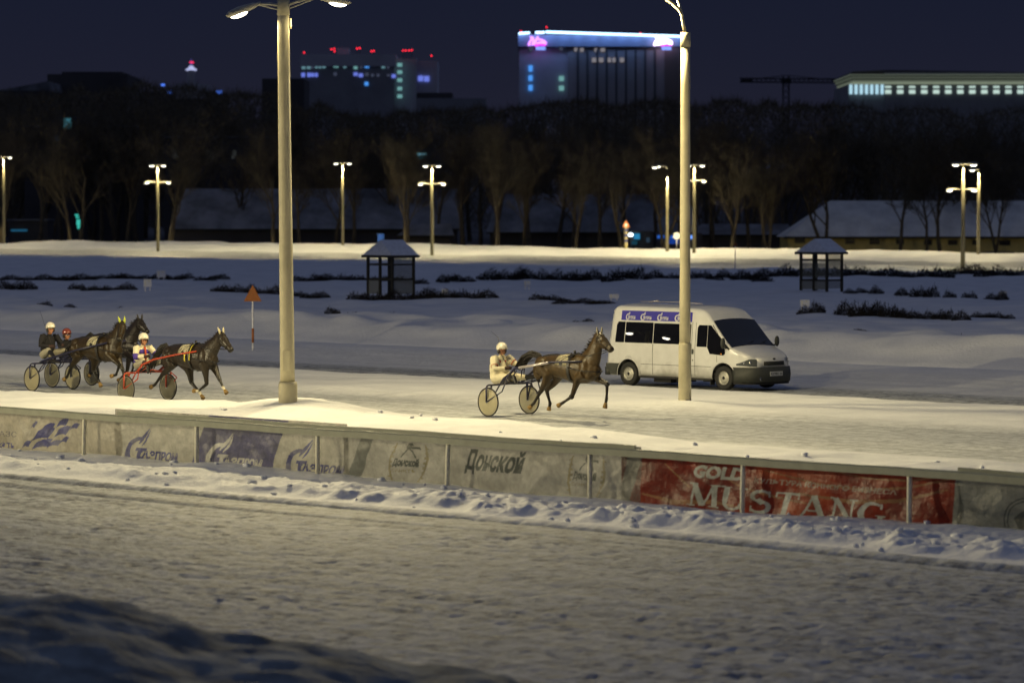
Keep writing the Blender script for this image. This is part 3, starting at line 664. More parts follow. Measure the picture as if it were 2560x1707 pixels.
def serif(ch):
    P = []
    def st(a, b, w_): P.extend(ribbon([a, b], w_))
    def sf(x, y, w_=.26, h_=.05): P.append([(x-w_/2, y-h_/2), (x+w_/2, y-h_/2), (x+w_/2, y+h_/2), (x-w_/2, y+h_/2)])
    def arc(cx, cy, rx, ry, a0, a1, w0, wm, n=14):
        pts = [(cx+rx*math.cos(R(a0+(a1-a0)*i/n)), cy+ry*math.sin(R(a0+(a1-a0)*i/n))) for i in range(n+1)]
        P.extend(ribbon(pts, [w0+(wm-w0)*math.sin(math.pi*i/n) for i in range(n+1)]))
    if ch == 'M': st((.12, 0), (.12, 1), .07); st((.12, 1), (.45, .04), .19); st((.45, .04), (.78, 1), .07); st((.80, 0), (.80, 1), .18); sf(.1, .02); sf(.8, .02, .34); sf(.1, .98, .3); sf(.82, .98, .3); wd_ = 1.02
    if ch == 'U': st((.16, .3), (.16, 1), .18); arc(.44, .3, .28, .26, 180, 360, .17, .09); st((.72, .3), (.72, 1), .07); sf(.16, .98, .36); sf(.72, .98); wd_ = .92
    if ch == 'S': arc(.36, .74, .24, .22, 30, 250, .06, .14); arc(.36, .26, .26, .24, 80, -150, .09, .16); st((.27, .60), (.46, .42), .17); st((.59, .7), (.57, .98), .05); st((.11, .02), (.12, .3), .05); wd_ = .74
    if ch == 'T': st((.38, 0), (.38, 1), .18); st((.03, .96), (.73, .96), .08); st((.04, .76), (.05, .98), .05); st((.72, .76), (.71, .98), .05); sf(.38, .02, .36); wd_ = .80
    if ch == 'A': st((.10, 0), (.40, 1), .07); st((.40, 1), (.70, 0), .18); st((.2, .34), (.6, .34), .06); sf(.1, .02); sf(.70, .02, .34); wd_ = .90
    if ch == 'N': st((.12, 0), (.12, 1), .07); st((.12, .98), (.70, .02), .18); st((.72, 0), (.72, 1), .07); sf(.12, .02); sf(.1, .98, .28); sf(.72, .98); wd_ = .92
    if ch == 'G': arc(.42, .5, .33, .45, 55, 305, .07, .18); st((.64, .1), (.64, .42), .16); sf(.64, .42, .32); st((.66, .7), (.64, .96), .06); wd_ = .88
    return P, wd_
xx = 0; allp = []
for ch in 'MUSTANG':
    P, wd_ = serif(ch); allp += [[(x+xx, y) for x, y in p] for p in P]; xx += wd_
s4.paint([[(x/xx, y) for x, y in p] for p in allp], -37.84, .09, 4.22, .375, .28, LET, -.022)
s4.build('dark red banner with large white serif capitals half sunk in the snow', M['vinyl_red'])
s5 = Sheet(-32.2, -18, .955, (.15, .165, .155))
ring_ = []
for r0 in (.50, .43): ring_ += ribbon([(r0*math.cos(R(a)), r0*math.sin(R(a))) for a in range(0, 361, 12)], .03)
ring_ += [[(-.3, .05), (-.1, .22), (.2, .25), (.32, .05), (.2, -.2), (-.15, -.25)]]
s5.paint(ring_, -30.9, .26, .85, .72, .1, (.03, .04, .04))
s5.build('plain dark grey banner with a round emblem at the right edge of the rail', M['vinyl'])
# snow clods on the ridge
rng = random.Random(5); bm = bmesh.new()
for i in range(130):
    t = rng.uniform(-60, -30); w = rng.choice([rng.gauss(39.6, .5), rng.uniform(39, 42), rng.uniform(43, 53)])
    r = rng.uniform(.02, .075)*(1.5 if rng.random() < .12 else 1)
    n0 = len(bm.verts); bmesh.ops.create_icosphere(bm, subdivisions=1, radius=r, matrix=Matrix.Translation((t, w, gz(t, w)+r*.3)) @ Matrix.Diagonal((rng.uniform(.8, 1.5), 1, rng.uniform(.5, .8), 1)))
    bm.verts.ensure_lookup_table()
    for v in bm.verts[n0:]: v.co += Vector((rng.uniform(-1, 1), rng.uniform(-1, 1), rng.uniform(-1, 1)))*r*.2
o = bobj('snow_clods', bm, M['snowcap'], smooth=True); tag(o, 'scattered clods of snow along the rail ridge', kind='stuff')
# ------------------------------------------------------------------ organic bodies: lofts fused by a voxel remesh
def fuse(name, build, voxel, mats, parent=None, smooth_it=4, bones=None, tint=None, facemat=None):
    bm = bmesh.new(); build(bm); me = bpy.data.meshes.new(name); bm.to_mesh(me); bm.free()
    o = bpy.data.objects.new(name, me); COL.objects.link(o)
    md = o.modifiers.new('r', 'REMESH'); md.mode = 'VOXEL'; md.voxel_size = voxel; md.use_smooth_shade = True
    sm = o.modifiers.new('s', 'SMOOTH'); sm.factor = .5; sm.iterations = smooth_it
    bpy.context.view_layer.update()
    m2 = bpy.data.meshes.new_from_object(o.evaluated_get(bpy.context.evaluated_depsgraph_get()))
    bpy.data.objects.remove(o); bpy.data.meshes.remove(me)
    m2.name = name; m2.materials.clear()
    o = mobj(name, m2, mats, parent, True)
    if tint or facemat:
        co = np.empty(len(m2.vertices)*3); m2.vertices.foreach_get('co', co); co = co.reshape(-1, 3)
        best = np.full(len(co), 1e9); val = np.zeros((len(co), 2)); wsum = np.zeros(len(co)); bid = np.zeros(len(co), int)
        for bi, (a, b, ra, rb, ta, tb) in enumerate(bones):
            a = np.array(a[:]); b = np.array(b[:]); ab = b-a; k = np.clip(((co-a)@ab)/max(1e-9, ab@ab), 0, 1)
            d = np.linalg.norm(co-(a+k[:, None]*ab), axis=1)/(ra+(rb-ra)*k)
            if tint:
                wg = 1/(d**8+1e-6); tv = np.array(ta)+(np.array(tb)-np.array(ta))*k[:, None]
                val += tv*wg[:, None]; wsum += wg
            bid = np.where(d < best, bi, bid); best = np.minimum(best, d)
        if tint:
            val /= wsum[:, None]; ca = m2.color_attributes.new('coat', 'FLOAT_COLOR', 'POINT')
            ca.data.foreach_set('color', np.concatenate([val, np.zeros((len(co), 1)), np.ones((len(co), 1))], 1).ravel())
        if facemat:
            ids = np.array([b[4] for b in bones]); lv = np.empty(len(m2.loops), int); m2.loops.foreach_get('vertex_index', lv)
            ls = np.empty(len(m2.polygons), int); m2.polygons.foreach_get('loop_start', ls)
            m2.polygons.foreach_set('material_index', ids[bid[lv[ls]]].astype(np.int32))
    return o
def V(*a): return Vector(a)
def make_horse(loc, label, P, coat, earmat, opts):
    """P: dictionary of joints in (x, z) or (x, y, z); x forward"""
    def J(k, y=0.0):
        v = P[k]; return V(v[0], y, v[1]) if len(v) == 2 else V(*v)
    root = empty('horse', loc, 0, label, 'horse', 'harness horses racing on the snow track')
    bones = []
    def seg(bm, pts, r, r2=None, n=14, tints=None, ref=V(0,1,0)):
        tube(bm, pts, r, n, r2, ref=ref)
        rr = r if hasattr(r, '__len__') else [r]*len(pts)
        for i in range(len(pts)-1):
            ta = tints[i] if tints else (0, 0); tb = tints[i+1] if tints else (0, 0)
            bones.append((Vector(pts[i]), Vector(pts[i+1]), rr[i], rr[i+1], ta, tb))
    legtips = []
    def build(bm):
        # trunk: (x, top, bottom, half width)
        T = P['trunk']
        seg(bm, [V(x, 0, (a+b)/2) for x, a, b, w_ in T], [w_ for *_, w_ in T], [(a-b)/2 for x, a, b, w_ in T], 20)
        # haunches and shoulders
        for s in (-1, 1):
            ball(bm, (T[1][0]+.08, s*.13, T[1][1]-.20), (.22, .13, .22)); ball(bm, (T[1][0]-.04, s*.12, T[1][1]-.34), (.17, .11, .22))
            ball(bm, (P['sh'][0]-.05, s*.12, P['sh'][1]+.02), (.17, .11, .27))
            ball(bm, (P['sh'][0]+.07, s*.10, P['sh'][1]-.12), (.12, .09, .14))
        # neck
        N = [Vector(J(k)) for k in ('n0', 'n1', 'n2', 'poll')]
        seg(bm, N, [.18, .125, .095, .082], [.33, .245, .18, .135], 16)
        ball(bm, J('poll') - V(0, 0, .02), (.09, .07, .09))
        # head
        po, no = J('poll'), J('nose'); Hd = (no-po); L_ = Hd.length; T_ = Hd.normalized()
        ref = P.get('headref', V(0, 1, 0)); sd, nn = frame(T_, ref)
        if nn.z > 0: nn = -nn
        hp = [po - T_*.02, po+T_*(.18*L_), po+T_*(.45*L_), po+T_*(.75*L_), po+T_*(.93*L_), po+T_*L_]
        hp = [p_ + nn*o_ for p_, o_ in zip(hp, (.02, .075, .065, .045, .045, .05))]
        seg(bm, hp, [.082, .108, .09, .07, .072, .05], [.105, .16, .125, .09, .088, .06], 14, tints=[(.3, 0), (.2, 0), (.1, 0), (0, 0), (.75, 0), (.9, 0)], ref=ref)
        ball(bm, po+T_*(.25*L_)+nn*.14, (.11, .055, .11))                   # cheek
        for s in (-1, 1):
            ball(bm, po+T_*(.33*L_)+sd*s*.082+nn*.02, .028); ball(bm, po+T_*(.95*L_)+sd*s*.05+nn*.02, .026)
        P['_head'] = (po, T_, sd, nn, L_)
        # legs
        for k, s, front in opts['legs']:
            pts = [V(*(q if len(q) == 3 else (q[0], s*.13 + (0 if len(q) == 2 else 0), q[1]))) for q in P[k]]
            up = pts[0]
            if front:
                r = [.115, .085, .056, .034, .040, .033]
                a, b, d, e_ = pts[:4]                          # elbow, knee, fetlock, hoof
                chain = [V(P['sh'][0]-.02, s*.13, P['sh'][1]-.08), a, a.lerp(b, .55), b, b.lerp(d, .18), b.lerp(d, .75), d, d.lerp(e_, .6)]
                rad = [.15, .105, .066, .054, .042, .033, .043, .034]
            else:
                a, b, d, e_ = pts[:4]                          # stifle, hock, fetlock, hoof
                hip = V(T[1][0]+.06, s*.14, T[1][1]-.22)
                chain = [hip, a, a.lerp(b, .5), b, b.lerp(d, .2), b.lerp(d, .75), d, d.lerp(e_, .6)]
                rad = [.20, .145, .088, .062, .046, .035, .045, .036]
            dk = 1.0; so = 1.0 if k in opts.get('socks', ()) else 0.0
            tn = [(0, 0), (0, 0), (.25, 0), (.9, 0), (1, 0), (1, 0), (1-.0, so), (1, so)]
            seg(bm, chain, rad, None, 12, tints=tn)
            legtips.append((d, e_))
    body = fuse('body', build, .019, M[coat], root, 3, bones, tint=True)
    # hooves
    for d, e_ in legtips:
        a = d.lerp(e_, .45); T_ = (e_-d).normalized()
        bm = bmesh.new(); tube(bm, [a, a.lerp(e_, .6), e_+T_*.02], [.038, .052, .060], 12); bobj('hoof', bm, M['hoof'], root)
    po, T_, sd, nn, L_ = P['_head']
    back = -nn
    for s in (-1, 1):
        base = po + sd*s*.055 - T_*.0 + back*.035
        tip = base + (P.get('eardir', V(-.25, 0, 1)).normalized() + sd*s*.22).normalized()*.17
        bm = bmesh.new(); tube(bm, [base-V(0,0,.03), base.lerp(tip, .35), base.lerp(tip, .75), tip], [.026, .034, .022, .004], 8, [.018, .02, .014, .003], ref=sd); bobj('ear', bm, M[earmat], root, True)
        bm = bmesh.new(); ball(bm, po+T_*(.33*L_)+sd*s*.098+nn*.02, .017, 8, 6); bobj('eye', bm, M['leather'], root, True)
    # mane: tufts down the crest
    rg = random.Random(int(loc[0]*10)); bm = bmesh.new()
    crest = [J('poll')+back*.06, J('n2')+V(-.14, 0, .06), J('n1')+V(-.17, 0, .10), J('n0')+V(-.14, 0, .22)]
    for i in range(150):
        f = rg.random()*2.999; k = int(f); p0 = crest[k].lerp(crest[k+1], f-k)
        d_ = V(rg.uniform(-1.0, -.3), rg.uniform(-.9, .5), rg.uniform(-.25, .7)).normalized()*rg.uniform(.08, .17)
        s_ = V(rg.uniform(-1, 1), rg.uniform(-.3, .3), rg.uniform(-1, 1)).normalized()*.014
        a = [bm.verts.new(p0-s_), bm.verts.new(p0+s_), bm.verts.new(p0+d_*.6+s_*.6+V(-.01, 0, 0)), bm.verts.new(p0+d_)]
        bm.faces.new(a)
    tube(bm, [p+V(-.0, 0, -.02) for p in crest], [.03, .035, .035, .02], 8, [.05, .06, .06, .03])
    for i in range(14):  # forelock
        p0 = po+back*.06; d_ = (T_*rg.uniform(.3, 1)+sd*rg.uniform(-.4, .4)).normalized()*rg.uniform(.08, .15); s_ = sd*.012
        bm.faces.new([bm.verts.new(p0-s_), bm.verts.new(p0+s_), bm.verts.new(p0+d_+back*.02)])
    bobj('mane', bm, M['hair'], root)
    # tail
    bm = bmesh.new(); tl = [V(*q) for q in P['tail']]
    for i in range(40 if len(tl) > 2 else 20):
        of = V(rg.gauss(0, 1), rg.gauss(0, 1), rg.gauss(0, 1)); n = len(tl)
        pts = []; rr = []
        for j in range(n*3-2):
            f = j/3; k = min(int(f), n-2); q = tl[k].lerp(tl[k+1], f-k); u = j/(n*3-3)
            pts.append(q+of*(.012+.055*u**.8)+V(0, 0, .008*math.sin(j+i))); rr.append(.02*(1-u)**.5+.006)
        tube(bm, pts[:max(4, int(len(pts)*rg.uniform(.6, 1)))], rr, 5)
    bobj('tail', bm, M['hair'], root)
    # tack: girth saddle, cloth, straps, bridle
    def tr_at(x):
        T = P['trunk']; xs = [q[0] for q in T]
        return interp(x, xs, [q[1] for q in T]), interp(x, xs, [q[2] for q in T]), interp(x, xs, [q[3] for q in T])
    def hoop(bm, x, a0, a1, wd_, off=.014, x2=None, n=18, flare=None):
        """band round the trunk between angles (0 = top, + = left side)"""
        prev = None
        for i in range(n+1):
            a = R(a0+(a1-a0)*i/n); xm = x + ((x2 if x2 is not None else x)-x)*i/n
            row = []
            hwd = wd_ if flare is None else wd_*(flare(i/n))
            for dx in (-hwd/2, 0, hwd/2):
                t_, b_, w_ = tr_at(xm+dx); ry = (w_+off); rz = (t_-b_)/2+off
                row.append(bm.verts.new((xm+dx, ry*math.sin(a), (t_+b_)/2+rz*math.cos(a))))
            if prev:
                for k in range(2): bm.faces.new((prev[k], prev[k+1], row[k+1], row[k]))
            prev = row
    gx = opts.get('girth', .16)
    bm = bmesh.new(); hoop(bm, gx-.20, -78, 78, .40, .018, flare=lambda u: 1); 
    bmesh.ops.solidify(bm, geom=bm.faces[:], thickness=.008); cl = bobj('saddle_cloth', bm, M['cloth'], root, True)
    bm = bmesh.new()
    hoop(bm, gx-.26, -70, -24, .03, .026, x2=gx-.06); hoop(bm, gx-.34, -60, -20, .022, .026, x2=gx-.12); hoop(bm, gx-.20, -78, -64, .1, .026)
    bobj('number_marks', bm, M['leather'], cl)
    bm = bmesh.new(); hoop(bm, gx+.02, -180, 180, .075, .024, n=40); hoop(bm, gx+.02, -40, 40, .15, .035)
    tube(bm, [V(gx+.02, 0, tr_at(gx)[0]+.02), V(gx+.0, .0, tr_at(gx)[0]+.10)], .03, 8)
    for s in (-1, 1): tube(bm, [V(gx+.02, s*.1, tr_at(gx)[0]), V(gx+.0, s*.12, tr_at(gx)[0]+.05)], .016, 8)
    bobj('harness_saddle', bm, M['leather'], root)
    if opts.get('yellow'):
        bm = bmesh.new(); hoop(bm, gx+.075, -100, -22, .03, .045); hoop(bm, gx-.09, -104, -76, .05, .045); bobj('yellow_strap', bm, M['yellow'], root)
    # back strap, breast strap
    bm = bmesh.new(); T = P['trunk']
    tube(bm, [V(q[0], 0, q[1]+.008) for q in T[1:-3]], .013, 6)
    n0, n1, n2 = J('n0'), J('n1'), J('n2')
    cf = P['chestfront']
    for s in (-1, 1):
        tube(bm, [V(gx+.02, s*(tr_at(gx)[2]+.02), P['sh'][1]+.05), V(P['sh'][0], s*.245, P['sh'][1]-.02), V(cf[0]-.03, s*.15, cf[1]), V(cf[0]+.04, 0, cf[1]-.02)], .013, 6)
    bobj('breast_strap', bm, M['leather'], root)
    bm = bmesh.new()
    def hring(f, wy, wz, r, off):   # strap round the head at fraction f
        ctr = po+T_*(f*L_)+nn*off
        tube(bm, [ctr+sd*(wy*math.cos(R(a)))+nn*(wz*math.sin(R(a))) for a in range(0, 361, 20)], r, 5, cap=False)
    hring(.08, .095, .13, .010, .06); hring(.70, .074, .095, .010, .05); hring(.16, .108, .155, .008, .075)
    for s in (-1, 1):
        tube(bm, [po+T_*(.06*L_)+sd*s*.095+nn*.05, po+T_*(.4*L_)+sd*s*.100+nn*.09, po+T_*(.80*L_)+sd*s*.074+nn*.07], .009, 5)
        tube(bm, [po+back*.02+T_*.02, po+T_*(.35*L_)+sd*s*.05-nn*.055, po+T_*(.70*L_)+sd*s*.02-nn*.035], .008, 5)
    bobj('bridle', bm, M[opts.get('bridle', 'leather')], root)
    bit = po+T_*(.84*L_)+nn*.07
    # reins run back to the driver's hands
    for s, hnd in zip((-1, 1), opts['hands']):
        bm = bmesh.new(); hnd = V(*hnd); tt = tr_at(gx)[0]
        tube(bm, [bit+sd*s*.07, V(n1.x, s*.15, n1.z-.02), V(gx, s*.13, tt+.03), V(T[2][0], s*.16, T[2][1]-.02), hnd], .008, 5); bobj('rein', bm, M['leather'], root)
    bm = bmesh.new()
    for k in opts.get('boots', ()):
        q = P[k]; s = 1 if k[0] == 'F' else -1
        a, b = V(q[1][0], s*.13, q[1][1]), V(q[2][0], s*.13, q[2][1]); 
        tube(bm, [a.lerp(b, -.05), a.lerp(b, .12)], .062, 10)
    if opts.get('boots'): bobj('knee_boot', bm, M['leather'], root)
    else: bm.free()
    return root
TR0 = [(-.98, 1.42, 1.16, .07), (-.86, 1.47, 1.06, .17), (-.68, 1.51, 1.00, .235), (-.42, 1.53, 1.00, .26), (-.12, 1.52, .95, .27), (.12, 1.53, .89, .265), (.36, 1.57, .86, .235), (.60, 1.53, .87, .20), (.82, 1.42, .95, .165), (.98, 1.28, 1.06, .10)]
def shift_tr(T, sx=1, dx=0, dz=0): return [(x*sx+dx, a+dz, b+dz, w_) for x, a, b, w_ in T]
lead = dict(trunk=TR0, sh=(.66, 1.20), n0=(.62, 1.30), n1=(.80, 1.56), n2=(.90, 1.80), poll=(.985, 2.03), nose=(1.43, 1.70), chestfront=(.98, 1.17),
    Nf=[(.42, 1.00), (.22, .56), (-.08, .40), (-.22, .33)], Ff=[(.72, 1.02), (1.12, .88), (1.10, .53), (1.05, .33)],
    Nh=[(-.55, 1.02), (-.80, .66), (-1.06, .34), (-1.19, .24)], Fh=[(-.44, .98), (-.88, .66), (-.76, .34), (-.80, .20)],
    tail=[(-.95, 0, 1.42), (-1.05, -.02, 1.50), (-1.25, -.03, 1.52), (-1.45, -.05, 1.42), (-1.62, -.06, 1.20), (-1.68, -.05, .98)], eardir=V(-.12, 0, 1))
LEGS = [('Nf', -1, True), ('Ff', 1, True), ('Nh', -1, False), ('Fh', 1, False)]
LW = 58.22
make_horse((-56.3, LW, .0), 'bay trotter with raised foreleg in front of the white van', lead, 'bay', 'ear_pale',
    dict(legs=LEGS, girth=.18, hands=[(-1.86, -.13, 1.18), (-1.72, .12, 1.26)], boots=('Nf', 'Ff')))
red = dict(trunk=shift_tr(TR0, .97, .10, -.005), sh=(.74, 1.17), n0=(.70, 1.24), n1=(.92, 1.46), n2=(1.12, 1.64), poll=(1.28, 1.83), nose=(1.72, 1.44), chestfront=(1.06, 1.13),
    Nf=[(.80, .93), (.86, .55), (.52, .36), (.36, .36)], Ff=[(.86, .95), (1.06, .66), (1.20, .46), (1.32, .34)],
    Nh=[(-.50, .98), (-.92, .73), (-1.22, .46), (-1.38, .40)], Fh=[(-.16, .93), (-.06, .55), (.27, .30), (.40, .17)],
    tail=[(-.82, 0, 1.40), (-.92, 0, 1.46), (-1.10, -.02, 1.40), (-1.28, -.06, 1.2), (-1.42, -.1, .95), (-1.5, -.1, .78)], eardir=V(-.3, 0, 1))
RW = 55.9
make_horse((-67.6, RW, 0), 'black trotter with white muzzle, yellow straps and pale pasterns pulling the red sulky', red, 'black_coat', 'ear_pale',
    dict(legs=LEGS, girth=.28, hands=[(-1.52, -.14, 1.19), (-1.40, .14, 1.28)], yellow=True, socks=('Nf', 'Ff', 'Fh'), bridle='leather'))
brown = dict(trunk=shift_tr(TR0, .98, -.30, .0), sh=(.34, 1.20), n0=(.34, 1.32), n1=(.52, 1.54), n2=(.66, 1.74), poll=(.80, -.02, 1.93), nose=(1.05, -.34, 1.50), headref=V(.75, .66, 0), chestfront=(.68, 1.14),
    Nf=[(.46, 1.00), (.80, .80), (.66, .54), (.46, .50)], Ff=[(.42, .95), (.62, .66), (.70, .40), (.74, .22)],
    Nh=[(-.95, 1.0), (-1.30, .70), (-1.48, .42), (-1.62, .34)], Fh=[(-.55, .93), (-.68, .60), (-.44, .34), (-.34, .20)],
    tail=[(-1.25, 0, 1.40), (-1.35, 0, 1.38), (-1.5, -.02, 1.2), (-1.62, -.05, .95)], eardir=V(-.1, -.1, 1))
BWD = 57.5
make_horse((-73.1, BWD, 0), 'brown trotter in lime ear covers turning its head, pulling the dark blue sulky', brown, 'bay_dark', 'yellow_ear',
    dict(legs=LEGS, girth=-.05, hands=[(-2.08, -.14, 1.23), (-2.0, .14, 1.25)]))
jet = dict(trunk=shift_tr(TR0, 1, 0, .0), sh=(.64, 1.20), n0=(.62, 1.32), n1=(.82, 1.54), n2=(.98, 1.74), poll=(1.12, 1.92), nose=(1.50, 1.62), chestfront=(.98, 1.14),
    Nf=[(.70, 1.00), (1.04, .80), (.94, .50), (.72, .44)], Ff=[(.50, .95), (.40, .52), (.14, .30), (.02, .24)],
    Nh=[(-.44, .98), (-.70, .64), (-.60, .34), (-.56, .17)], Fh=[(-.55, 1.0), (-.95, .68), (-1.2, .40), (-1.32, .32)],
    tail=[(-.95, 0, 1.42), (-1.05, 0, 1.44), (-1.25, 0, 1.3), (-1.35, 0, 1.0)], eardir=V(-.15, 0, 1))
JW = 59.3
make_horse((-74.95, JW, 0), 'jet black trotter almost hidden behind the brown one', jet, 'jet', 'hair',
    dict(legs=LEGS, girth=.18, hands=[(-1.9, -.14, 1.1), (-1.85, .14, 1.1)]))
# ------------------------------------------------------------------ sulkies
def make_sulky(loc, label, frame_m, shaft_m, disc_m, S_, style=0):
    """loc: ground point between the wheels; S_ list of shaft points (x, z) relative"""
    root = empty('sulky', loc, 0, label, 'sulky', 'two wheeled racing sulkies on the snow track')
    hwid = .70; r = .355
    for s in (-1, 1):
        w_ = empty('wheel', (0, s*hwid, r)); w_.parent = root
        bm = bmesh.new(); n = 40
        for (rr, th) in ((r-.018, .018),):
            tube(bm, [V(rr*math.cos(2*math.pi*k/n), 0, rr*math.sin(2*math.pi*k/n)) for k in range(n+1)], .018, 8, cap=False)
        bobj('tyre', bm, M['rubber'], w_, True)
        bm = bmesh.new()
        tube(bm, [V((r-.045)*math.cos(2*math.pi*k/n), 0, (r-.045)*math.sin(2*math.pi*k/n)) for k in range(n+1)], .010, 6, cap=False)
        bobj('rim', bm, M['disc_rim'], w_, True)
        for sd in (-1, 1):
            bm = bmesh.new(); rings = []
            for k, (rr, y) in enumerate(((.0, .045), (.05, .043), (.16, .032), (.30, .012))):
                rings.append([bm.verts.new((rr*math.cos(2*math.pi*i/n), sd*y, rr*math.sin(2*math.pi*i/n))) for i in range(n)] if rr else [bm.verts.new((0, sd*y, 0))])
            for i in range(n): bm.faces.new((rings[0][0], rings[1][i], rings[1][(i+1)%n]))
            for k in (1, 2):
                for i in range(n): bm.faces.new((rings[k][i], rings[k+1][i], rings[k+1][(i+1)%n], rings[k][(i+1)%n]))
            bobj('wheel_cover', bm, M[disc_m], w_, True)
        bm = bmesh.new(); tube(bm, [(0, -.07, 0), (0, .07, 0)], .022, 12, ref=V(1, 0, 0)); bobj('hub', bm, M['chrome'], w_)
    bm = bmesh.new()
    tube(bm, [V(.02, y, z) for y, z in ((-hwid-.075, .70), (-hwid-.06, .745), (-hwid, .765), (-.4, .765), (0, .775), (.4, .765), (hwid, .765), (hwid+.06, .745), (hwid+.075, .70))], .022, 10, ref=V(1, 0, 0))
    for s in (-1, 1):
        for y in (hwid+.078, hwid-.09):
            tube(bm, [V(.02, s*y, .75 if y < hwid else .71), V(.0, s*(hwid+(.07 if y > hwid else -.07)), r)], .019, 8, [.03, .017] )
        tube(bm, [V(0, s*(hwid-.07), r), V(S_[1][0]*.55, s*.5, S_[1][1]*.80), V(S_[1][0], s*.40, S_[1][1]-.03)], .017, 8)
        tube(bm, [V(.0, s*(hwid+.07), r), V(.42, s*(hwid-.05), .62), V(S_[1][0]*.8, s*.46, S_[1][1]-.12)], .015, 8)
        # seat struts and stirrup
        tube(bm, [V(.05, s*.28, .77), V(.45, s*.34, .93), V(S_[1][0]+.05, s*.37, S_[1][1]-.05)], .016, 8)
        tube(bm, [V(-.1, s*.12, .78), V(.25, s*.2, .80), V(.60, s*.30, .86)], .012, 6)
    tube(bm, [V(.62, -.34, .86), V(.66, 0, .80), V(.62, .34, .86)], .014, 8, ref=V(1, 0, 0))
    bobj('frame', bm, M[frame_m], root)
    bm = bmesh.new(); box(bm, -.32, .12, -.20, .20, .775, .80); tube(bm, [V(-.30, 0, .81), V(-.1, 0, .83), V(.1, 0, .81)], [.17, .19, .15], 14, [.02, .035, .02])
    bobj('seat', bm, M['leather'], root)
    for s in (-1, 1):
        bm = bmesh.new(); pts = [V(x, s*y, z) for x, z, y in S_]
        tube(bm, pts, [.03, .032, .026, .022, .018][:len(pts)], 10); sh = bobj('shaft', bm, M[frame_m], root)
        if shaft_m != frame_m:
            bm = bmesh.new(); a, b = pts[1], pts[2]; tube(bm, [a.lerp(b, .12), a.lerp(b, .92)], .034, 10); bobj('sleeve', bm, M[shaft_m], sh)
    return root
make_sulky((-58.38, 58.27, 0), 'navy sulky with silver shafts and pale wheel covers behind the bay trotter', 'navy', 'silver', 'disc',
    [(.05, .77, .34), (.58, 1.17, .38), (1.78, 1.36, .33), (2.70, 1.40, .26)])
make_sulky((-69.3, 55.9, 0), 'orange red sulky with smoked wheel covers behind the black trotter', 'redframe', 'redframe', 'disc_dark',
    [(.05, .79, .36), (.30, .98, .40), (.75, 1.13, .38), (1.55, 1.27, .33), (2.3, 1.38, .26)])
make_sulky((-75.42, 57.5, 0), 'dark blue sulky with beige wheel covers at the far left', 'navy', 'navy', 'disc',
    [(.03, .80, .4), (.40, .90, .42), (1.5, 1.16, .36), (2.75, 1.40, .26)])
make_sulky((-76.75, 59.2, 0), 'dark sulky mostly hidden behind the far left pair', 'navy', 'navy', 'disc_dark',
    [(.03, .79, .4), (.42, .95, .40), (1.7, 1.2, .34), (2.75, 1.38, .26)])
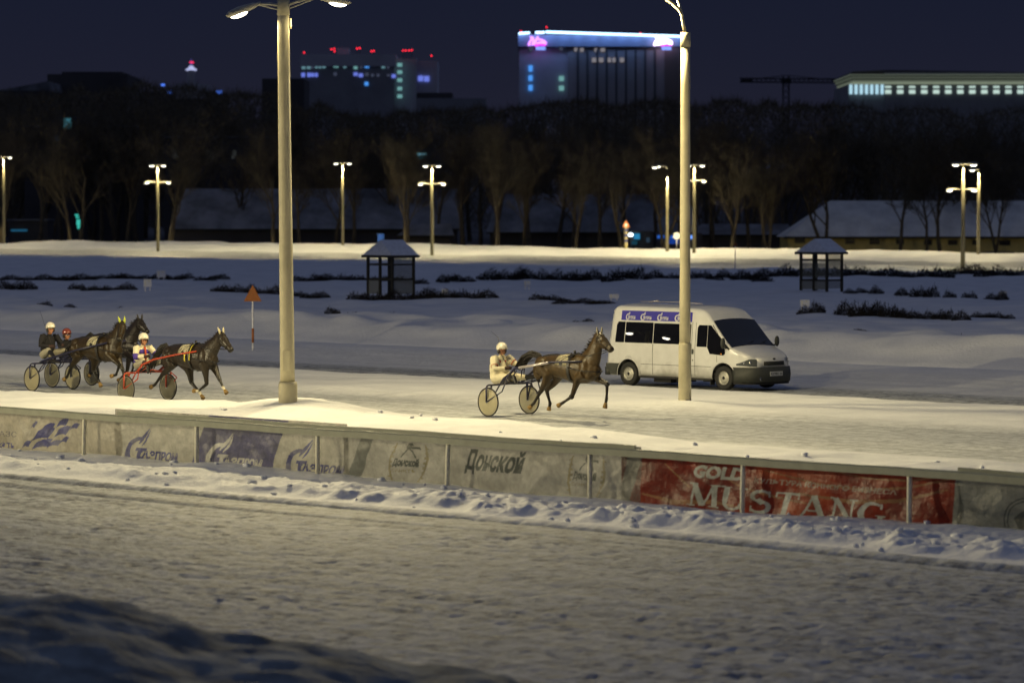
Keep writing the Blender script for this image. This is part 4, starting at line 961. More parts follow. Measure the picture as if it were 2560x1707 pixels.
# ------------------------------------------------------------------ drivers
def make_driver(loc, label, Pz, suit, trousers, helmet, extra=None, glass=False, whip=None):
    """one continuous body; joints in local (x forward, y left, z up)"""
    g = lambda k: V(*Pz[k])
    mats = [M[suit], M[trousers], M['skin'], M['glove'], M['boot']]
    bones = []
    def seg(bm, pts, r, mi, r2=None, n=12, ref=V(0, 1, 0)):
        tube(bm, pts, r, n, r2, ref=ref); rr = r if hasattr(r, '__len__') else [r]*len(pts)
        for i in range(len(pts)-1): bones.append((Vector(pts[i]), Vector(pts[i+1]), rr[i], rr[i+1], mi, mi))
    def build(bm):
        hip, chest, neck, head = g('hip'), g('chest'), g('neck'), g('head')
        bk = Pz.get('bulk', 1.0)
        seg(bm, [hip-V(0,0,.06), hip+V(.02,0,.06)], [.17*bk, .18*bk], 1, [.13*bk, .15*bk])
        seg(bm, [hip+V(.02, 0, .08), hip.lerp(chest, .5)+V(.02,0,0), chest, chest.lerp(neck, .6), neck+V(0,0,-.02)], [.18*bk, .19*bk, .20*bk, .16*bk, .07], 0, [.15*bk, .16*bk, .135*bk, .10, .07])
        seg(bm, [neck-V(0,0,.04), head-V(.0,0,.05)], [.062, .058], 2)
        fd = Pz.get('face', V(1, 0, -.1)).normalized(); sd = V(-fd.y, fd.x, 0).normalized()
        # skull and face
        bones.append((head-V(0,0,.08), head+V(0,0,.06), .10, .10, 2, 2))
        ball(bm, head+V(0,0,.02), (.100, .080, .115)); ball(bm, head+fd*.025-V(0,0,.05), (.070, .060, .075))
        ball(bm, head+fd*.095-V(0,0,.015), (.018, .014, .026)); ball(bm, head+fd*.075-V(0,0,.105), (.022, .024, .018)); ball(bm, head+fd*.078+V(0,0,.022), (.02, .05, .012))
        for s in (-1, 1): ball(bm, head+sd*s*.08+V(0,0,-.005), (.018, .012, .03)); ball(bm, head+fd*.06+sd*s*.04-V(0,0,.03), (.025, .022, .025))
        ball(bm, head+fd*.084-V(0,0,.068), (.014, .026, .010))
        for sn, s in (('N', -1), ('F', 1)):
            sh, el, ha = g('sh'+sn), g('el'+sn), g('ha'+sn)
            seg(bm, [sh+V(0, -s*.05, 0), sh, sh.lerp(el, .5), el, el.lerp(ha, .5), el.lerp(ha, .86)], [.085*bk, .085*bk, .075*bk, .062, .055, .040], 0)
            wr = el.lerp(ha, .86); dn = (ha-wr).normalized(); side = V(0, 1, 0)
            seg(bm, [el.lerp(ha, .80), wr], [.046, .044], 3)
            pal = wr+dn*.075
            seg(bm, [wr, pal], [.040, .042], 3, [.028, .026], ref=V(0, 0, 1))
            for k in range(4):      # fingers curl round the rein
                o_ = V(0, 0, .030-.020*k); ln = (.034, .038, .035, .028)[k]
                a = pal+o_; b = a+dn*ln+V(0, -s*.012, -.004); d_ = b+V(0, -s*.028, -.0)-dn*.004; e_ = d_-dn*.026
                seg(bm, [a, b, d_, e_], [.0105, .010, .0095, .008], 3, n=7)
            seg(bm, [wr+dn*.02+V(0, 0, .03), wr+dn*.055+V(0, -s*.02, .052), wr+dn*.085+V(0, -s*.03, .040)], [.013, .011, .009], 3, n=7)
            hp = hip+V(0, s*.10, -.02); kn, an, to = g('kn'+sn), g('an'+sn), g('to'+sn)
            seg(bm, [hp, hp.lerp(kn, .5), kn, kn.lerp(an, .35)], [.115*bk, .10*bk, .072, .064], 1)
            seg(bm, [kn.lerp(an, .28), kn.lerp(an, .7), an], [.066, .055, .046], 4 if Pz.get('boots', True) else 1)
            seg(bm, [an, an.lerp(to, .4)+V(.0,0,-.01), to], [.05, .048, .036], 4)
    body = fuse('person', build, .0115, mats, None, 2, bones, facemat=True)
    body.location = loc; tag(body, label, 'person', 'sulky drivers in the race')
    head = g('head'); fd = Pz.get('face', V(1, 0, -.1)).normalized(); sd = V(-fd.y, fd.x, 0).normalized()
    bm = bmesh.new()
    ball(bm, head+V(-.01, 0, .058), (.145, .125, .135), 24, 16)
    bmesh.ops.bisect_plane(bm, geom=bm.verts[:]+bm.edges[:]+bm.faces[:], plane_co=head+V(0, 0, .005), plane_no=V(.28*fd.x, .28*fd.y, -1).normalized()*1.0, clear_outer=True)
    bobj('helmet', bm, M[helmet], body, True)
    bm = bmesh.new()   # peak
    n = 10; inn = []; out = []
    for i in range(n+1):
        a = R(-62+124*i/n); d_ = (fd*math.cos(a)+sd*math.sin(a)); d_.z = 0; d_.normalize()
        inn.append(bm.verts.new(head+d_*.122+V(0, 0, .052))); out.append(bm.verts.new(head+d_*(.125+.055*math.cos(a))+V(0, 0, .030)))
    for i in range(n): bm.faces.new((inn[i], inn[i+1], out[i+1], out[i]))
    bmesh.ops.solidify(bm, geom=bm.faces[:], thickness=.008); bobj('peak', bm, M[helmet], body, True)
    bm = bmesh.new()
    tube(bm, [head+V(-.01,0,.055)+V(.134*math.cos(R(a))*1, .117*math.sin(R(a)), .006) for a in range(0, 361, 20)], .005, 5, cap=False)
    for s in (-1, 1): tube(bm, [head+sd*s*.10+V(0, 0, .02), head+sd*s*.075+fd*.03-V(0,0,.08), head+fd*.05-V(0,0,.125)], .007, 5)
    for s in (-1, 1): ball(bm, head+sd*s*.088-fd*.015-V(0,0,.035), (.045, .03, .06))
    bobj('chin_strap', bm, M['leather'], body, True)
    for s in (-1, 1):
        bm = bmesh.new(); ball(bm, head+fd*.088+sd*s*.032+V(0, 0, .004), .011, 8, 6); bobj('eye', bm, M['leather'], body, True)
    if glass:
        bm = bmesh.new(); ball(bm, head+fd*.075+V(0,0,.005), (.035, .075, .03)); bobj('goggles', bm, M['chrome'], body, True)
    if whip:
        bm = bmesh.new(); tube(bm, [V(*q) for q in whip], [.006]*(len(whip)-1)+[.003], 5); bobj('whip', bm, M['leather'], body)
    if extra: extra(body, g)
    return body
def tricolour(body, g):
    pass
base = dict(hip=(-.20, 0, .94), chest=(-.22, 0, 1.27), neck=(-.20, 0, 1.47), head=(-.15, 0, 1.62), face=V(1, -.35, -.25),
    shN=(-.19, -.20, 1.40), elN=(-.12, -.32, 1.17), haN=(.16, -.13, 1.17), shF=(-.17, .20, 1.40), elF=(.02, .28, 1.22), haF=(.30, .12, 1.24),
    knN=(.30, -.26, 1.02), anN=(.66, -.36, .98), toN=(.78, -.37, 1.06), knF=(.30, .26, 1.00), anF=(.66, .36, .94), toF=(.80, .37, 1.02), bulk=1.12)
def mod(b, **k): d = dict(b); d.update(k); return d
def lead_extra(body, g):
    bm = bmesh.new()
    for sn in 'NF':
        a, b = g('sh'+sn), g('el'+sn); p = a.lerp(b, .72); T_ = (b-a).normalized(); u, v = frame(T_)
        tube(bm, [p+u*.084*math.cos(R(q))+v*.084*math.sin(R(q)) for q in range(0, 361, 24)], .010, 5, cap=False)
    bobj('arm_band', bm, M['redtrim'], body)
    for s in (-1, 1):
        bm = bmesh.new(); ball(bm, g('chest')+V(.118, s*.085, .075), (.018, .034, .045)); bobj('chest_badge', bm, M['redtrim'], body, True)
def ds(loc): return loc
p1 = mod(base, hip=(-.28, 0, .93), chest=(-.26, 0, 1.22), neck=(-.20, 0, 1.44), head=(-.16, 0, 1.585), shN=(-.22, -.20, 1.36), elN=(-.08, -.33, 1.14), haN=(.18, -.13, 1.16), shF=(-.18, .20, 1.38), haF=(.36, .12, 1.25), elF=(.04, .28, 1.24),
    knN=(.26, -.24, .94), anN=(.62, -.38, .98), toN=(.72, -.40, .82), knF=(.30, .24, .93), anF=(.66, .36, .96), toF=(.74, .38, .82), bulk=1.38)
make_driver((-58.40, LW, 0), 'stout driver in cream suit and white helmet leaning back behind the bay trotter', p1, 'suit_cream', 'suit_cream', 'helmet_white', lead_extra,
    whip=[(.18, -.13, 1.17), (-.1, -.1, 1.5), (-.4, .1, 1.88), (-.75, .2, 2.02)])
def red_extra(body, g):
    ch, nk = g('chest'), g('neck'); bm = bmesh.new()
    tube(bm, [nk+V(.075, 0, -.03), ch.lerp(nk, .5)+V(.135, 0, -.02), ch+V(.165, 0, -.02), ch+V(.175, 0, -.18)], [.04, .032, .030, .028], 8, [.02, .014, .012, .012]); bobj('red_scarf', bm, M['redtrim'], body, True)
    bm = bmesh.new()
    tube(bm, [ch+V(.0, 0, .02), ch.lerp(nk, .55), nk-V(0,0,.05)], [.232, .19, .10], 18, [.150, .116, .09]); 
    tube(bm, [g('hip')+V(.0, 0, .02), g('hip').lerp(ch, .30)+V(.01,0,0)], [.206, .215], 18, [.17, .185])
    for sn in 'NF': a, b = g('sh'+sn), g('el'+sn); tube(bm, [a.lerp(b, .74), b, b.lerp(g('ha'+sn), .25)], [.088, .076, .068], 12)
    bobj('purple_panels', bm, M['suit_purple'], body, True)
p2 = mod(base, hip=(-.26, 0, .96), chest=(-.22, 0, 1.25), neck=(-.18, 0, 1.45), head=(-.13, 0, 1.60), shN=(-.19, -.20, 1.39), elN=(-.10, -.30, 1.16), haN=(.18, -.14, 1.18), shF=(-.15, .20, 1.40), haF=(.32, .14, 1.28), elF=(.02, .28, 1.22),
    knN=(.14, -.26, 1.03), anN=(.44, -.32, .98), toN=(.46, -.34, .76), knF=(.20, .26, 1.02), anF=(.46, .32, .98), toF=(.50, .34, .78), bulk=1.08)
make_driver((-69.3, RW, 0), 'driver in white and purple jacket with red scarf behind the black trotter', p2, 'suit_cream', 'breeches', 'helmet_white', red_extra)
p3 = mod(base, hip=(-.26, 0, 1.0), chest=(-.18, 0, 1.34), neck=(-.13, 0, 1.54), head=(-.07, 0, 1.70), face=V(1, -.45, -.1), shN=(-.15, -.20, 1.50), elN=(-.12, -.32, 1.25), haN=(.20, -.14, 1.22), shF=(-.1, .20, 1.50), elF=(.05, .28, 1.28), haF=(.30, .14, 1.26),
    knN=(.18, -.26, 1.12), anN=(.5, -.34, .98), toN=(.6, -.36, .9), knF=(.2, .26, 1.1), anF=(.5, .34, .96), toF=(.6, .36, .9), bulk=1.1)
make_driver((-75.42, BWD, 0), 'driver in black jacket, pale breeches and white helmet at the far left', p3, 'jacket_black', 'breeches', 'helmet_white', None,
    whip=[(.20, -.14, 1.22), (-.1, -.1, 1.6), (-.55, .0, 2.2)])
p4 = mod(base, hip=(-.30, 0, .90), chest=(-.28, 0, 1.12), neck=(-.24, 0, 1.30), head=(-.20, 0, 1.45), face=V(1, -.3, -.05), shN=(-.26, -.2, 1.24), shF=(-.26, .2, 1.24), elN=(-.1, -.28, 1.05), elF=(-.1, .28, 1.05), haN=(.2, -.13, 1.10), haF=(.25, .13, 1.12))
make_driver((-76.9, JW, 0), 'driver in red helmet and goggles half hidden behind the black jacketed one', p4, 'jacket_black', 'jacket_black', 'helmet_red', None, glass=True)
# ------------------------------------------------------------------ white van
def make_van(loc):
    root = empty('van', loc, 0, 'white minibus with tinted side glass and a blue roof stripe of logos', 'van')
    XT = [-2.62, -2.56, -2.45, .55, .90, 1.08, 1.22, 1.34, 1.60, 1.86, 2.05, 2.35, 2.58, 2.70, 2.765]
    ZT = [2.19, 2.235, 2.25, 2.23, 2.20, 2.12, 2.00, 1.88, 1.60, 1.33, 1.17, 1.07, .97, .87, .76]
    XW = [-2.62, 1.5, 2.0, 2.3, 2.55, 2.70, 2.77]; WW = [.97, .97, .955, .915, .83, .71, .58]
    def zt(x): return interp(x, XT, ZT)
    def hw(x): return interp(x, XW, WW)
    def tum(z): return 1 - .115*max(0, z-1.0)/1.2 - .02*max(0, .6-z)/.3
    def shear(x, z): return max(0, min(1, (-1.7-x)/.9))*(z-.35)*.115
    def ring(x):
        Z = zt(x); kk = interp(x, [1.15, 1.38, 2.0, 2.25], [1, .42, .42, .9]); rc = min(.13, (Z-.5)*.35)*kk; ri = min(.14, hw(x)*.3)*kk; p = []
        for k in range(13):
            z = .28+(Z-rc-.28)*k/12; p.append((hw(x)*tum(z), z))
        y1 = p[-1][0]
        for k in range(1, 7):
            a = R(15*k); p.append((y1-ri*(1-math.cos(a)), Z-rc+rc*math.sin(a)))
        y2 = p[-1][0]
        for k in range(1, 7): u = k/6; p.append((y2*(1-u), Z+.055*(1-(1-u)**2)*min(1, hw(x))))
        return p
    xs = list(np.linspace(-2.62, -1.7, 12)) + list(np.linspace(-1.6, .5, 14)) + list(np.linspace(.55, 2.765, 44))
    bm = bmesh.new(); rings = []
    for x in xs:
        p = ring(x); full = [(-y, z) for y, z in p] + [(y, z) for y, z in p[::-1][1:]]
        rings.append([bm.verts.new((x+shear(x, z), y, z)) for y, z in full])
    n = len(rings[0])
    for i in range(len(rings)-1):
        for k in range(n-1): bm.faces.new((rings[i][k], rings[i][k+1], rings[i+1][k+1], rings[i+1][k]))
        bm.faces.new((rings[i][n-1], rings[i][0], rings[i+1][0], rings[i+1][n-1]))
    bm.faces.new(rings[0][::-1]); bm.faces.new(rings[-1])
    bmesh.ops.recalc_face_normals(bm, faces=bm.faces)
    me = bpy.data.meshes.new('body'); bm.to_mesh(me); bm.free()
    o = mobj('body', me, [M['van'], M['rubber']], root)
    cuts = []
    for x in (-1.79, 1.79):
        b2 = bmesh.new(); tube(b2, [(x, -1.3, .34), (x, -.55, .34)], .42, 40, ref=V(1, 0, 0)); tube(b2, [(x, .55, .34), (x, 1.3, .34)], .42, 40, ref=V(1, 0, 0))
        bmesh.ops.recalc_face_normals(b2, faces=b2.faces)
        m2 = bpy.data.meshes.new('cut'); b2.to_mesh(m2); b2.free(); q = bpy.data.objects.new('cut', m2); COL.objects.link(q); q.parent = root; cuts.append(q)
        md = o.modifiers.new('b', 'BOOLEAN'); md.operation = 'DIFFERENCE'; md.object = q; md.solver = 'EXACT'
    bpy.context.view_layer.update()
    m3 = bpy.data.meshes.new_from_object(o.evaluated_get(bpy.context.evaluated_depsgraph_get()))
    o.modifiers.clear(); old = o.data; o.data = m3; bpy.data.meshes.remove(old)
    for q in cuts: bpy.data.objects.remove(q)
    for p in m3.polygons:
        cc = p.center; p.use_smooth = len(p.vertices) == 4 or abs(p.normal.x) < .9
        for x in (-1.79, 1.79):
            if math.hypot(cc.x-x, cc.z-.34) < .428 and abs(cc.y) < .995 and (abs(cc.y) < .9 or abs(p.normal.y) < .5): p.material_index = 1
    def side(x, z, off=0, s=-1):
        return V(x+shear(x, z), s*(hw(x)*tum(z)+off), z)
    def panel(name, outline, m, off=.006, s=-1, parent=root, step=.12, th=.004):
        """outline polygon in (x, z) laid on the flank"""
        b = bmesh.new(); f = b.faces.new([b.verts.new((x, 0, z)) for x, z in outline]); bmesh.ops.triangulate(b, faces=b.faces)
        for _ in range(5):
            es = [e for e in b.edges if e.calc_length() > step*2]
            if not es: break
            bmesh.ops.subdivide_edges(b, edges=es, cuts=1); bmesh.ops.triangulate(b, faces=b.faces)
        for v in b.verts: v.co = side(v.co.x, v.co.z, off, s)
        bmesh.ops.recalc_face_normals(b, faces=b.faces)
        return bobj(name, b, m, parent, True)
    # side glazing (both sides), divided
    for s in (-1, 1):
        for (x0, x1) in ((-2.42, -2.00), (-1.97, -.87), (-.845, .56)):
            r = .05; zb = 1.215; zt_ = 1.80 - .01*(x0+2.4)
            if x0 < -2.3: ol = [(x0+.04, zb), (x1, zb), (x1, zt_), (x0+.10, zt_), (x0+.03, zt_-.08)]
            else: ol = [(x0, zb), (x1-(.05 if x1 > 0 else 0), zb), (x1, zb+.05), (x1, zt_), (x0, zt_)]
            panel('side_window', ol, M['glass'], .006, s)
        panel('door_window', [(.80, 1.17), (1.17, 1.17), (1.17, 1.77), (.86, 1.77), (.80, 1.70)], M['glass'], .006, s)
        panel('quarter_window', [(1.19, 1.17), (1.30, .985), (1.78, .955), (1.86, 1.0), (1.80, 1.30), (1.42, 1.66), (1.30, 1.77), (1.19, 1.77)], M['glass'], .009, s)
        panel('windscreen_pillar', [(1.36, 1.765), (1.86, 1.19), (1.97, 1.10), (2.01, 1.14), (1.60, 1.50), (1.36, 1.80)], M['rubber'], .010, s)
        # seams
        for ol in ([(-.86, .34), (-.845, .34), (-.845, 1.2), (-.86, 1.2)], [(.60, .34), (.612, .34), (.612, 1.85), (.60, 1.85)], [(.735, .34), (.748, .34), (.748, 1.84), (.735, 1.84)],
                   [(-1.30, .62), (1.34, .62), (1.34, .632), (-1.30, .632)], [(1.55, .76), (1.562, .76), (1.562, .95), (1.55, .95)]):
            panel('panel_gap', ol, M['line'], .0035, s)
        panel('door_handle', [(.63, .96), (.70, .96), (.70, 1.10), (.63, 1.10)], M['trim'], .012, s)
        panel('door_lock', [(.655, .77), (.69, .77), (.69, .81), (.655, .81)], M['trim'], .008, s)
        b = bmesh.new(); box(b, -1.35, 1.35, s*.93-.05, s*.93+.03, .24, .30); bobj('sill', b, M['rubber'], root)
        for x in (-2.62,):
            panel('rear_cladding', [(-2.66, .30), (-2.20, .30), (-2.17, .45), (-2.10, .62), (-2.66, .62)], M['trim'], .012, s)
        # arches lip
        for x in (-1.79, 1.79):
            b = bmesh.new(); pts = []
            for k in range(19):
                a = R(-8+196*k/18); X_ = x+.425*math.cos(a); Z_ = .34+.425*math.sin(a); pts.append(side(X_, max(.29, Z_), .002, s))
            tube(b, pts, .016, 6, cap=False); bobj('arch_lip', b, M['van'], root, True)
        # mudflap
        b = bmesh.new(); box(b, 1.30, 1.325, s*.93-.12 if s > 0 else -.95, s*.93+.02 if s > 0 else -.78, .12, .42); bobj('mudflap', b, M['rubber'], root)
        # mirror
        b = bmesh.new(); ball(b, (1.93, s*1.14, 1.30), (.055, .085, .15)); tube(b, [(1.85, s*.93, 1.16), (1.90, s*1.08, 1.2)], .028, 8); bobj('mirror', b, M['trim'], root, True)
        # headlight wraps the corner
        b = bmesh.new(); cols = []
        for k in range(9):
            u = k/8; x = 2.24+(2.745-2.24)*u**.75; y = hw(x)+.022
            zb = .665-.0*u; zt_ = .735+.16*min(1, u*1.5) - .03*u
            cols.append((b.verts.new((x, s*y, zb+.03*(1-u))), b.verts.new((x-.01, s*(y-.012), zt_))))
        for k in range(8): b.faces.new((cols[k][0], cols[k+1][0], cols[k+1][1], cols[k][1]))
        bmesh.ops.recalc_face_normals(b, faces=b.faces); hl = bobj('headlight', b, M['lampglass'], root, True)
        b = bmesh.new(); ball(b, (2.62, s*(hw(2.62)+.012), .765), (.03, .035, .045)); bobj('reflector', b, M['chrome'], hl, True)
        b = bmesh.new(); ball(b, (2.46, s*(hw(2.46)+.012), .765), (.03, .02, .038)); bobj('reflector', b, M['chrome'], hl, True)
    panel('amber_marker', [(1.70, .975), (1.745, .975), (1.745, 1.01), (1.70, 1.01)], M['orange'], .014, -1)
    # windscreen: follows the raked front between the pillars
    b = bmesh.new(); rows = []
    for i in range(13):
        x = 1.335+(2.045-1.335)*i/12; Z = zt(x); row = []
        for k in range(17):
            v = -1+2*k/16; yy = v*(hw(x)*tum(Z)-.035); u = 1-abs(v)
            row.append(b.verts.new((x+.008, yy, Z+.055*(1-(1-min(1, u*1.15))**2)*.98+.006)))
        rows.append(row)
    for i in range(12):
        for k in range(16): b.faces.new((rows[i][k], rows[i][k+1], rows[i+1][k+1], rows[i+1][k]))
    bmesh.ops.recalc_face_normals(b, faces=b.faces); bobj('windscreen', b, M['ws'], root, True)
    b = bmesh.new()
    for y0, y1 in ((-.45, .10), (.15, .66)): tube(b, [(2.04, y0, 1.215), (1.96, y1, 1.33)], .009, 5)
    bobj('wiper', b, M['rubber'], root)
    # bumper: plan curve, extruded
    def planstrip(name, pts, z0, z1, m, th=.05, out=.0, slope=0.0, par=root):
        b = bmesh.new(); L_ = []
        for x, y in pts: L_.append([b.verts.new((x+out, y, z0)), b.verts.new((x+out+slope, y, (z0+z1)/2)), b.verts.new((x+out-.01, y, z1)), b.verts.new((x+out-th, y*.97, z1)), b.verts.new((x+out-th, y*.97, z0))])
        for i in range(len(L_)-1):
            for k in range(5): b.faces.new((L_[i][k], L_[i][(k+1)%5], L_[i+1][(k+1)%5], L_[i+1][k]))
        b.faces.new(L_[0]); b.faces.new(L_[-1][::-1]); bmesh.ops.recalc_face_normals(b, faces=b.faces)
        return bobj(name, b, m, par, True)
    plan = [(2.20, -.965), (2.45, -.945), (2.65, -.86), (2.77, -.72), (2.83, -.50), (2.855, -.2), (2.86, 0), (2.855, .2), (2.83, .50), (2.77, .72), (2.65, .86), (2.45, .945), (2.20, .965)]
    planstrip('front_bumper', plan, .23, .64, M['trim'], .12, 0, .03)
    planstrip('lower_lip', [(x-.02, y*.97) for x, y in plan], .17, .235, M['rubber'], .10)
    planstrip('nose_panel', [(x-.045, y*.9) for x, y in plan[3:10]], .64, .90, M['van'], .05, 0, -.005)
    planstrip('grille', [(2.812, -.42), (2.828, -.2), (2.834, 0), (2.828, .2), (2.812, .42)], .69, .80, M['rubber'], .02, -.006)
    b = bmesh.new()
    for z in (.72, .75, .775): tube(b, [(2.822, -.40, z), (2.838, 0, z), (2.822, .40, z)], .006, 5, ref=V(0, 0, 1))
    bobj('grille_bars', b, M['trim'], root)
    b = bmesh.new(); ball(b, (2.80, 0, .865), (.02, .065, .028)); bobj('badge', b, M['trim'], root, True)
    b = bmesh.new(); box(b, 2.875, 2.890, -.255, .265, .40, .52); pl = bobj('number_plate', b, M['plate'], root)
    me = normalise(text_mesh('К277ВС  52', .03))
    for v in me.vertices: x, y = v.co.x, v.co.y; v.co = V(2.8935, -.235+x*.48, .425+y*.07)
    mobj('plate_characters', me, M['blackink'], pl)
    b = bmesh.new(); tube(b, [V(2.865, -.62+.035*math.cos(R(a)), .33+.04*math.sin(R(a))) for a in range(60, 331, 27)], .010, 6); bobj('tow_ring', b, M['chrome'], root)
    planstrip('rear_bumper', [(-2.60, -.99), (-2.70, -.95), (-2.73, 0), (-2.70, .95), (-2.60, .99)], .28, .50, M['trim'], -.12)
    b = bmesh.new(); box(b, -2.66, -1.2, -.3, .3, .2, .27); box(b, -1.0, -.35, -.75, -.35, .12, .28); box(b, -.2, .2, -.7, -.3, .16, .28); box(b, .9, 1.25, -.8, -.4, .2, .28); bobj('underbody', b, M['rubber'], root)
    # roof rail and beading
    b = bmesh.new(); tube(b, [(-1.7, -.55, 2.37), (-.2, -.55, 2.375), (.6, -.50, 2.345)], .010, 5); tube(b, [(-1.35, -.55, 2.36), (-1.05, -.5, 2.40)], .02, 6); bobj('roof_strip', b, M['silver'], root)
    # blue stripe with four logos
    panel('blue_stripe', [(-2.22, 1.845), (.58, 1.845), (.58, 2.115), (-2.22, 2.115)], M['blue'], .007, -1, step=.08)
    st = [x for x in root.children if x.name.startswith('blue_stripe')][-1]
    fn = lambda x, z: side(x, z, .011, -1).y
    for ox in (-2.02, -1.40, -.76, -.10):
        me = poly_mesh(gaz_logo()); flat_to_banner(me, ox, 1.865, .21, .215, .1, 0, fn, maxlen=.1)
        for v in me.vertices: v.co.x += shear(v.co.x, v.co.z)
        mobj('logo', me, M['whiteink'], st)
        me = normalise(text_mesh('ГАЗПРОМ', .05)); flat_to_banner(me, ox+.135, 1.875, .30, .095, .1, 0, fn, maxlen=.1)
        for v in me.vertices: v.co.x += shear(v.co.x, v.co.z)
        mobj('lettering', me, M['whiteink'], st)
    # wheels
    for x in (-1.79, 1.79):
        for s in (-1, 1):
            w_ = empty('wheel', (x, s*.86, .335)); w_.parent = root
            b = bmesh.new(); n = 40; prof = [(.19, -.085), (.21, -.10), (.30, -.105), (.328, -.085), (.335, -.05), (.335, .05), (.328, .085), (.30, .105), (.21, .10), (.19, .085)]
            rg_ = [[b.verts.new((rr*math.cos(2*math.pi*i/n), y*s, rr*math.sin(2*math.pi*i/n))) for i in range(n)] for rr, y in prof]
            for k in range(len(prof)-1):
                for i in range(n): b.faces.new((rg_[k][i], rg_[k][(i+1)%n], rg_[k+1][(i+1)%n], rg_[k+1][i]))
            bmesh.ops.recalc_face_normals(b, faces=b.faces); bobj('tyre', b, M['rubber'], w_, True)
            b = bmesh.new(); prof = [(.20, .10), (.195, .075), (.17, .06), (.155, .055), (.13, .075), (.105, .085), (.075, .07), (.05, .085), (.0, .088)]
            rg_ = [[b.verts.new((rr*math.cos(2*math.pi*i/n), y*s, rr*math.sin(2*math.pi*i/n))) for i in range(n)] if rr else [b.verts.new((0, y*s, 0))] for rr, y in prof]
            for k in range(len(prof)-2):
                for i in range(n): b.faces.new((rg_[k][i], rg_[k][(i+1)%n], rg_[k+1][(i+1)%n], rg_[k+1][i]))
            for i in range(n): b.faces.new((rg_[-2][i], rg_[-2][(i+1)%n], rg_[-1][0]))
            bmesh.ops.recalc_face_normals(b, faces=b.faces); rm = bobj('rim', b, M['steel'], w_, True)
            b = bmesh.new(); ball(b, (0, s*.088, 0), (.045, .012, .045)); bobj('hub_cap', b, M['rubber'], rm, True)
    return root
make_van((-64.08, 71.48, .015))
# ------------------------------------------------------------------ huts in the infield
def make_hut(corner, a, b, h, rh, label, sheets):
    """corner = nearest corner on the ground; runs a to the left along the track and b away from it"""
    g0 = gz(corner.x, corner.y)
    root = empty('hut', (corner.x, corner.y, g0), 0, label, 'shelter hut', 'open roofed huts in the snowy infield')
    for x in (0, -a*.5, -a):
        for y in ((0, b) if x != -a*.5 else (0,)):
            bm = bmesh.new(); box(bm, x-.06, x+.06, y-.06, y+.06, -.3, h); bobj('corner_post', bm, M['wood'], root)
    for z in sheets['rails']:
        for q in ((-a+.06, -.06, -.035, .035), (-.035, .035, .06, b-.06), (-a-.03, -a+.03, .06, b-.06)):
            bm = bmesh.new(); box(bm, *q, z-.05, z+.05); bobj('rail', bm, M['wood'], root)
    for (x0, x1, z0, z1, m) in sheets['front']:
        bm = bmesh.new(); box(bm, x0, x1, -.012, .012, z0, z1); bobj('front_sheet', bm, M[m], root)
    for (y0, y1, z0, z1, m) in sheets['side']:
        bm = bmesh.new(); box(bm, -.012, .012, y0, y1, z0, z1); bobj('side_sheet', bm, M[m], root)
    ov = .22; bm = bmesh.new()
    A = [V(-a-ov, -ov, h), V(ov, -ov, h), V(ov, b+ov, h), V(-a-ov, b+ov, h)]; r0 = V(-a/2, -ov+.25, h+rh); r1 = V(-a/2, b+ov-.1, h+rh)
    vs = [bm.verts.new(p) for p in A+[r0, r1]]
    for f in ((0, 1, 4), (1, 2, 5, 4), (2, 3, 5), (3, 0, 4, 5), (0, 3, 2, 1)): bm.faces.new([vs[i] for i in f])
    bmesh.ops.recalc_face_normals(bm, faces=bm.faces); bobj('roof', bm, M['hutroof'], root)
    bm = bmesh.new(); box(bm, -a-ov-.02, ov+.02, -ov-.03, -ov+.03, h-.12, h+.005); box(bm, ov-.03, ov+.03, -ov+.04, b+ov, h-.12, h+.004); box(bm, -a-ov-.03, -a-ov+.03, -ov+.04, b+ov, h-.12, h+.004); bobj('eaves', bm, M['wood'], root)
    return root
c1 = G(981, 752, .30)
make_hut(c1, 1.85, 1.50, 2.10, .80, 'dark timber hut with peaked frosted roof in the infield, left one',
    dict(rails=[.86, 1.62], front=[(-1.80, -1.0, .1, .80, 'sheet')], side=[(.06, 1.5, .1, .80, 'sheet'), (.06, 1.5, .92, 1.56, 'hutglass'), (.06, 1.5, 1.68, 2.05, 'hutglass')]))
c2 = G(2067, 744, .30)
make_hut(c2, 1.80, 1.25, 2.10, .72, 'dark timber hut with glazed top in the infield, right one behind the van',
    dict(rails=[.60, 1.68], front=[(-1.75, -.06, .1, .55, 'sheet'), (-1.75, -.06, .7, 1.5, 'hutglass')], side=[(.06, 1.2, .15, .55, 'hutglass'), (.06, 1.2, .75, 2.0, 'hutglass')]))
